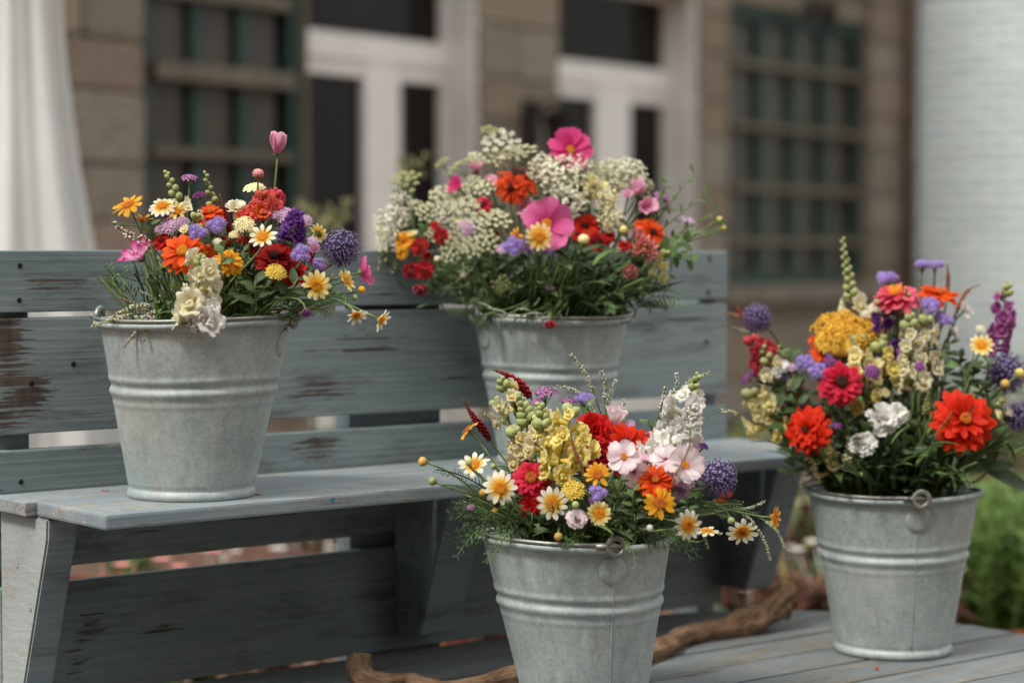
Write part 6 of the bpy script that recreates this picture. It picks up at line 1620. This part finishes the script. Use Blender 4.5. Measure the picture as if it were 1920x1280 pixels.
# ------------------------------------------------------------------ planting behind the bench and beside the table
def grassy_plant():
    mb = MB(); rr = random.Random(21)
    for i in range(46):
        a = rr.random()*6.28; q = rr.random()**.6*.13; h = rr.uniform(.10, .31)
        p0 = V((math.cos(a)*q*.5, math.sin(a)*q*.5, 0)); p1 = p0+V((math.cos(a)*q*.9, math.sin(a)*q*.9, h))
        pts = [p0.lerp(p1, t/7)+V((0, 0, .03*math.sin(t/7*3))) for t in range(8)]
        mb.tube(pts, .0016, 4, 0, False)
        for k in range(1, 8):
            for g in range(3):
                b_ = rr.random()*6.28; mb.leaf(pts[k], V((math.cos(b_), math.sin(b_), 1.0)), V((0, 0, 1)), rr.uniform(.03, .055), .007, .2, prof=(.6, 1, .7, .05), mi=g % 2)
    return mb.mesh('stems', [plain('fresh_green', S(94, 122, 62), S(128, 152, 84), 30, .5, trans=.4), plain('deep_fresh_green', S(70, 98, 48), S(104, 130, 68), 30, .5, trans=.35)])
gm = grassy_plant()
proto = None
for i, (px, py, Y, sc) in enumerate(((1822, 1190, 4.9, 1.0), (1872, 1196, 4.85, 1.1), (1918, 1200, 4.9, 1.2), (1846, 1170, 5.2, 1.15), (1896, 1172, 5.25, 1.2), (1800, 1160, 5.5, 1.0), (1950, 1180, 5.1, 1.2))):
    x = (px-960)/F*Y
    g = thing('lavender_plant', ('fresh green plant beside the table, front row, nearest the bucket', 'fresh green plant beside the table, front row, middle', 'fresh green plant beside the table, front row, nearest the photo edge', 'fresh green plant beside the table, second row, nearest the bucket', 'fresh green plant beside the table, second row, nearest the photo edge', 'fresh green plant half hidden behind the table bucket', 'fresh green plant mostly cut off by the photo edge')[i], 'plant', (x, Y, 0), 'green plants beside the table')
    o = link('stems', gm, g, M.Rotation(i*1.3, 4, 'Z') @ M.Diagonal((sc, sc, sc, 1)))
t_ = MB(); xe = (1850-960)/F*4.75
for i in range(10):
    pass
tray = thing('edging_strip', 'rusty red metal edging strip along the bed beside the table', 'edging', (xe, 4.72, 0))
t_.box((-.30, -.006, 0), (.9, .006, .075)); t_.box((-.30, -.012, .075), (.9, .012, .081))
link('strip', t_.mesh('strip', plain('rusty_steel', S(112, 54, 38), S(140, 74, 52), 20, .8), False), tray)
tray2 = thing('edging_strip', 'rusty red metal edging strip behind the bench', 'edging', (-.25, 5.0, 0))
t2 = MB(); t2.box((-1.1, -.006, 0), (.22, .006, .16)); t2.box((-1.1, -.012, .16), (.22, .012, .166))
link('strip', t2.mesh('strip', MATS['rusty_steel'], False), tray2)

def bed_plant(seed, leaf_m, blos, h, nb):
    rr = random.Random(seed); mb = MB(); bl = MB()
    for i in range(80):
        a = rr.random()*6.28; q = rr.random()**.5*.14; z = rr.uniform(.02, h)
        p = V((math.cos(a)*q, math.sin(a)*q, z)); d = V((math.cos(a), math.sin(a), rr.uniform(-.1, .9)))
        mb.leaf(p*.6, d, V((0, 0, 1)), rr.uniform(.05, .09), rr.uniform(.03, .05), .3)
        if i % 3 == 0: mb.tube([(0, 0, 0), p], .002, 4)
    for i in range(nb):
        a = rr.random()*6.28; q = rr.random()**.5*.15; p = V((math.cos(a)*q, math.sin(a)*q, h*rr.uniform(.7, 1.15)))
        for k in range(6):
            g = k*1.05; bl.leaf(p, V((math.cos(g), math.sin(g), .4)), V((0, 0, 1)), .022, .018, .1, prof=(.4, 1, .9, .3))
        bl.tube([p*.5, p], .0015, 4, 0, False)
    return mb.mesh('foliage', leaf_m), bl.mesh('blossoms', blos)
RUSSET = plain('russet_leaf', S(72, 44, 36), S(104, 68, 54), 30, .6, trans=.15)
BEDS = [bed_plant(1, RUSSET, PC['white'], .26, 4), bed_plant(2, LEAF, PC['strawpink'], .28, 3), bed_plant(3, DKGREEN, PC['blush'], .24, 3), bed_plant(4, RUSSET, PC['creamyellow'], .30, 4)]
BL = ['russet leaved bedding plant with white blossoms behind the bench', 'green bedding plant with dusty pink blossoms behind the bench', 'dark green bedding plant with blush blossoms behind the bench', 'russet leaved bedding plant with yellow blossoms behind the bench']
rs = random.Random(8)
for i in range(34):
    Y = rs.uniform(4.3, 6.4); x = rs.uniform(-.20, .17)*Y+(.02 if i % 2 else 0)
    k = rs.randint(0, 3); sc = rs.uniform(.8, 1.25)
    if x > .085*Y or i >= 26: k = (2, 0, 3)[i % 3]; sc *= .8
    if i >= 26: x = rs.uniform(.095, .165)*Y; Y = rs.uniform(4.7, 6.6)
    g = thing('bedding_plant', BL[k], 'plant', (x, Y, 0), BL[k].replace('plant with', 'plants with'))
    link('foliage', BEDS[k][0], g, M.Rotation(i, 4, 'Z') @ M.Diagonal((sc, sc, sc, 1))); link('blossoms', BEDS[k][1], g, M.Rotation(i, 4, 'Z') @ M.Diagonal((sc, sc, sc, 1)))
def shrub(px, py, Y, h, wd, label, mats, n=260, seed=0, top=None):
    rr = random.Random(seed); x = (px-960)/F*Y
    g = thing('shrub', label, 'shrub', (x, Y, 0)); st = MB(); lf = MB()
    for i in range(14):
        a = rr.random()*6.28; e = V((math.cos(a)*wd*rr.random(), math.sin(a)*wd*rr.random(), h*rr.uniform(.6, 1)))
        st.tube([(0, 0, 0), e*.5+V((0, 0, h*.1)), e], [.006, .004, .002], 5)
    for i in range(n):
        a = rr.random()*6.28; q = rr.random()**.5*wd; z = h*(.15+.85*rr.random()**.7)*(1-.35*(q/wd)**2)
        d = V((math.cos(a), math.sin(a), rr.uniform(-.2, .9))); L = rr.uniform(.04, .08)
        lf.leaf((math.cos(a)*q, math.sin(a)*q, z), d, V((0, 0, 1)), L, L*.5, .3, mi=rr.randint(0, len(mats)-1))
    link('stems', st.mesh('stems', GREEN), g); link('foliage', lf.mesh('foliage', mats), g)
shrub(1432, 830, 6.6, .42, .14, 'low green shrub behind the far end of the bench', [LEAF, MATS['fresh_green']], 260, 1)
shrub(1905, 690, 7.2, .62, .22, 'olive green shrub at the foot of the white brick wall', [LEAF, DKGREEN, PALEGREEN], 400, 2)
shrub(1790, 690, 7.6, .50, .22, 'dark green shrub at the foot of the white wall behind the bouquet', [LEAF, DKGREEN], 400, 3)
shrub(1850, 900, 6.0, .34, .20, 'russet leaved shrub behind the green plants', [RUSSET, DKGREEN], 320, 4)
shrub(1500, 900, 5.8, .30, .22, 'dark russet shrub beyond the end of the bench', [RUSSET, DKGREEN], 320, 5)
def tall_umbel(px, py, Y, wpx, label, seed):
    rr = random.Random(seed); c = P(px, py, Y); r = wpx/F*Y/2
    g = thing('seed_umbel', label, 'garden plant', (c.x, Y, 0)); st = MB(); hd = MB()
    hub = V((0, 0, c.z-r*.5))
    st.tube([(0.02, .01, 0), (.01, 0, hub.z*.5), hub], [.005, .004, .003], 6)
    for i in range(15):
        d = V((rr.uniform(-1, 1), rr.uniform(-1, 1), rr.uniform(-.35, 1.0))); e = hub+d*r*rr.uniform(.5, 1.05); st.tube([hub, e], .0016, 4)
        for k in range(7):
            hd.blob(e+V((rr.uniform(-1, 1), rr.uniform(-1, 1), rr.uniform(-1, 1)))*r*.17, r*rr.uniform(.03, .065))
        st.leaf(hub+d*r*.5, V((rr.uniform(-1, 1), rr.uniform(-1, 1), .4)), V((0, 0, 1)), r*.5, r*.16, .3)
    for k in range(6):
        a = rr.random()*6.28; st.leaf((0, 0, hub.z*rr.uniform(.3, .9)), V((math.cos(a), math.sin(a), .5)), V((0, 0, 1)), .12, .04, .4)
    link('stalk', st.mesh('stalk', GREEN), g); link('seed_head', hd.mesh('seed_head', plain('ochre_umbel', S(140, 132, 92), S(182, 172, 128), 60, .8)), g)
tall_umbel(582, 392, 5.3, 66, 'blurred ochre seed umbel behind the seat-end bouquet, nearer the door glass', 1)
tall_umbel(634, 388, 5.4, 70, 'blurred ochre seed umbel behind the seat-end bouquet, before the door mullion', 2)
tall_umbel(768, 306, 5.2, 78, 'tall blurred seed umbel before the white door, beside the gypsophila', 3)
tall_umbel(620, 420, 5.1, 60, 'lowest blurred seed umbel, right above the backrest edge', 4)
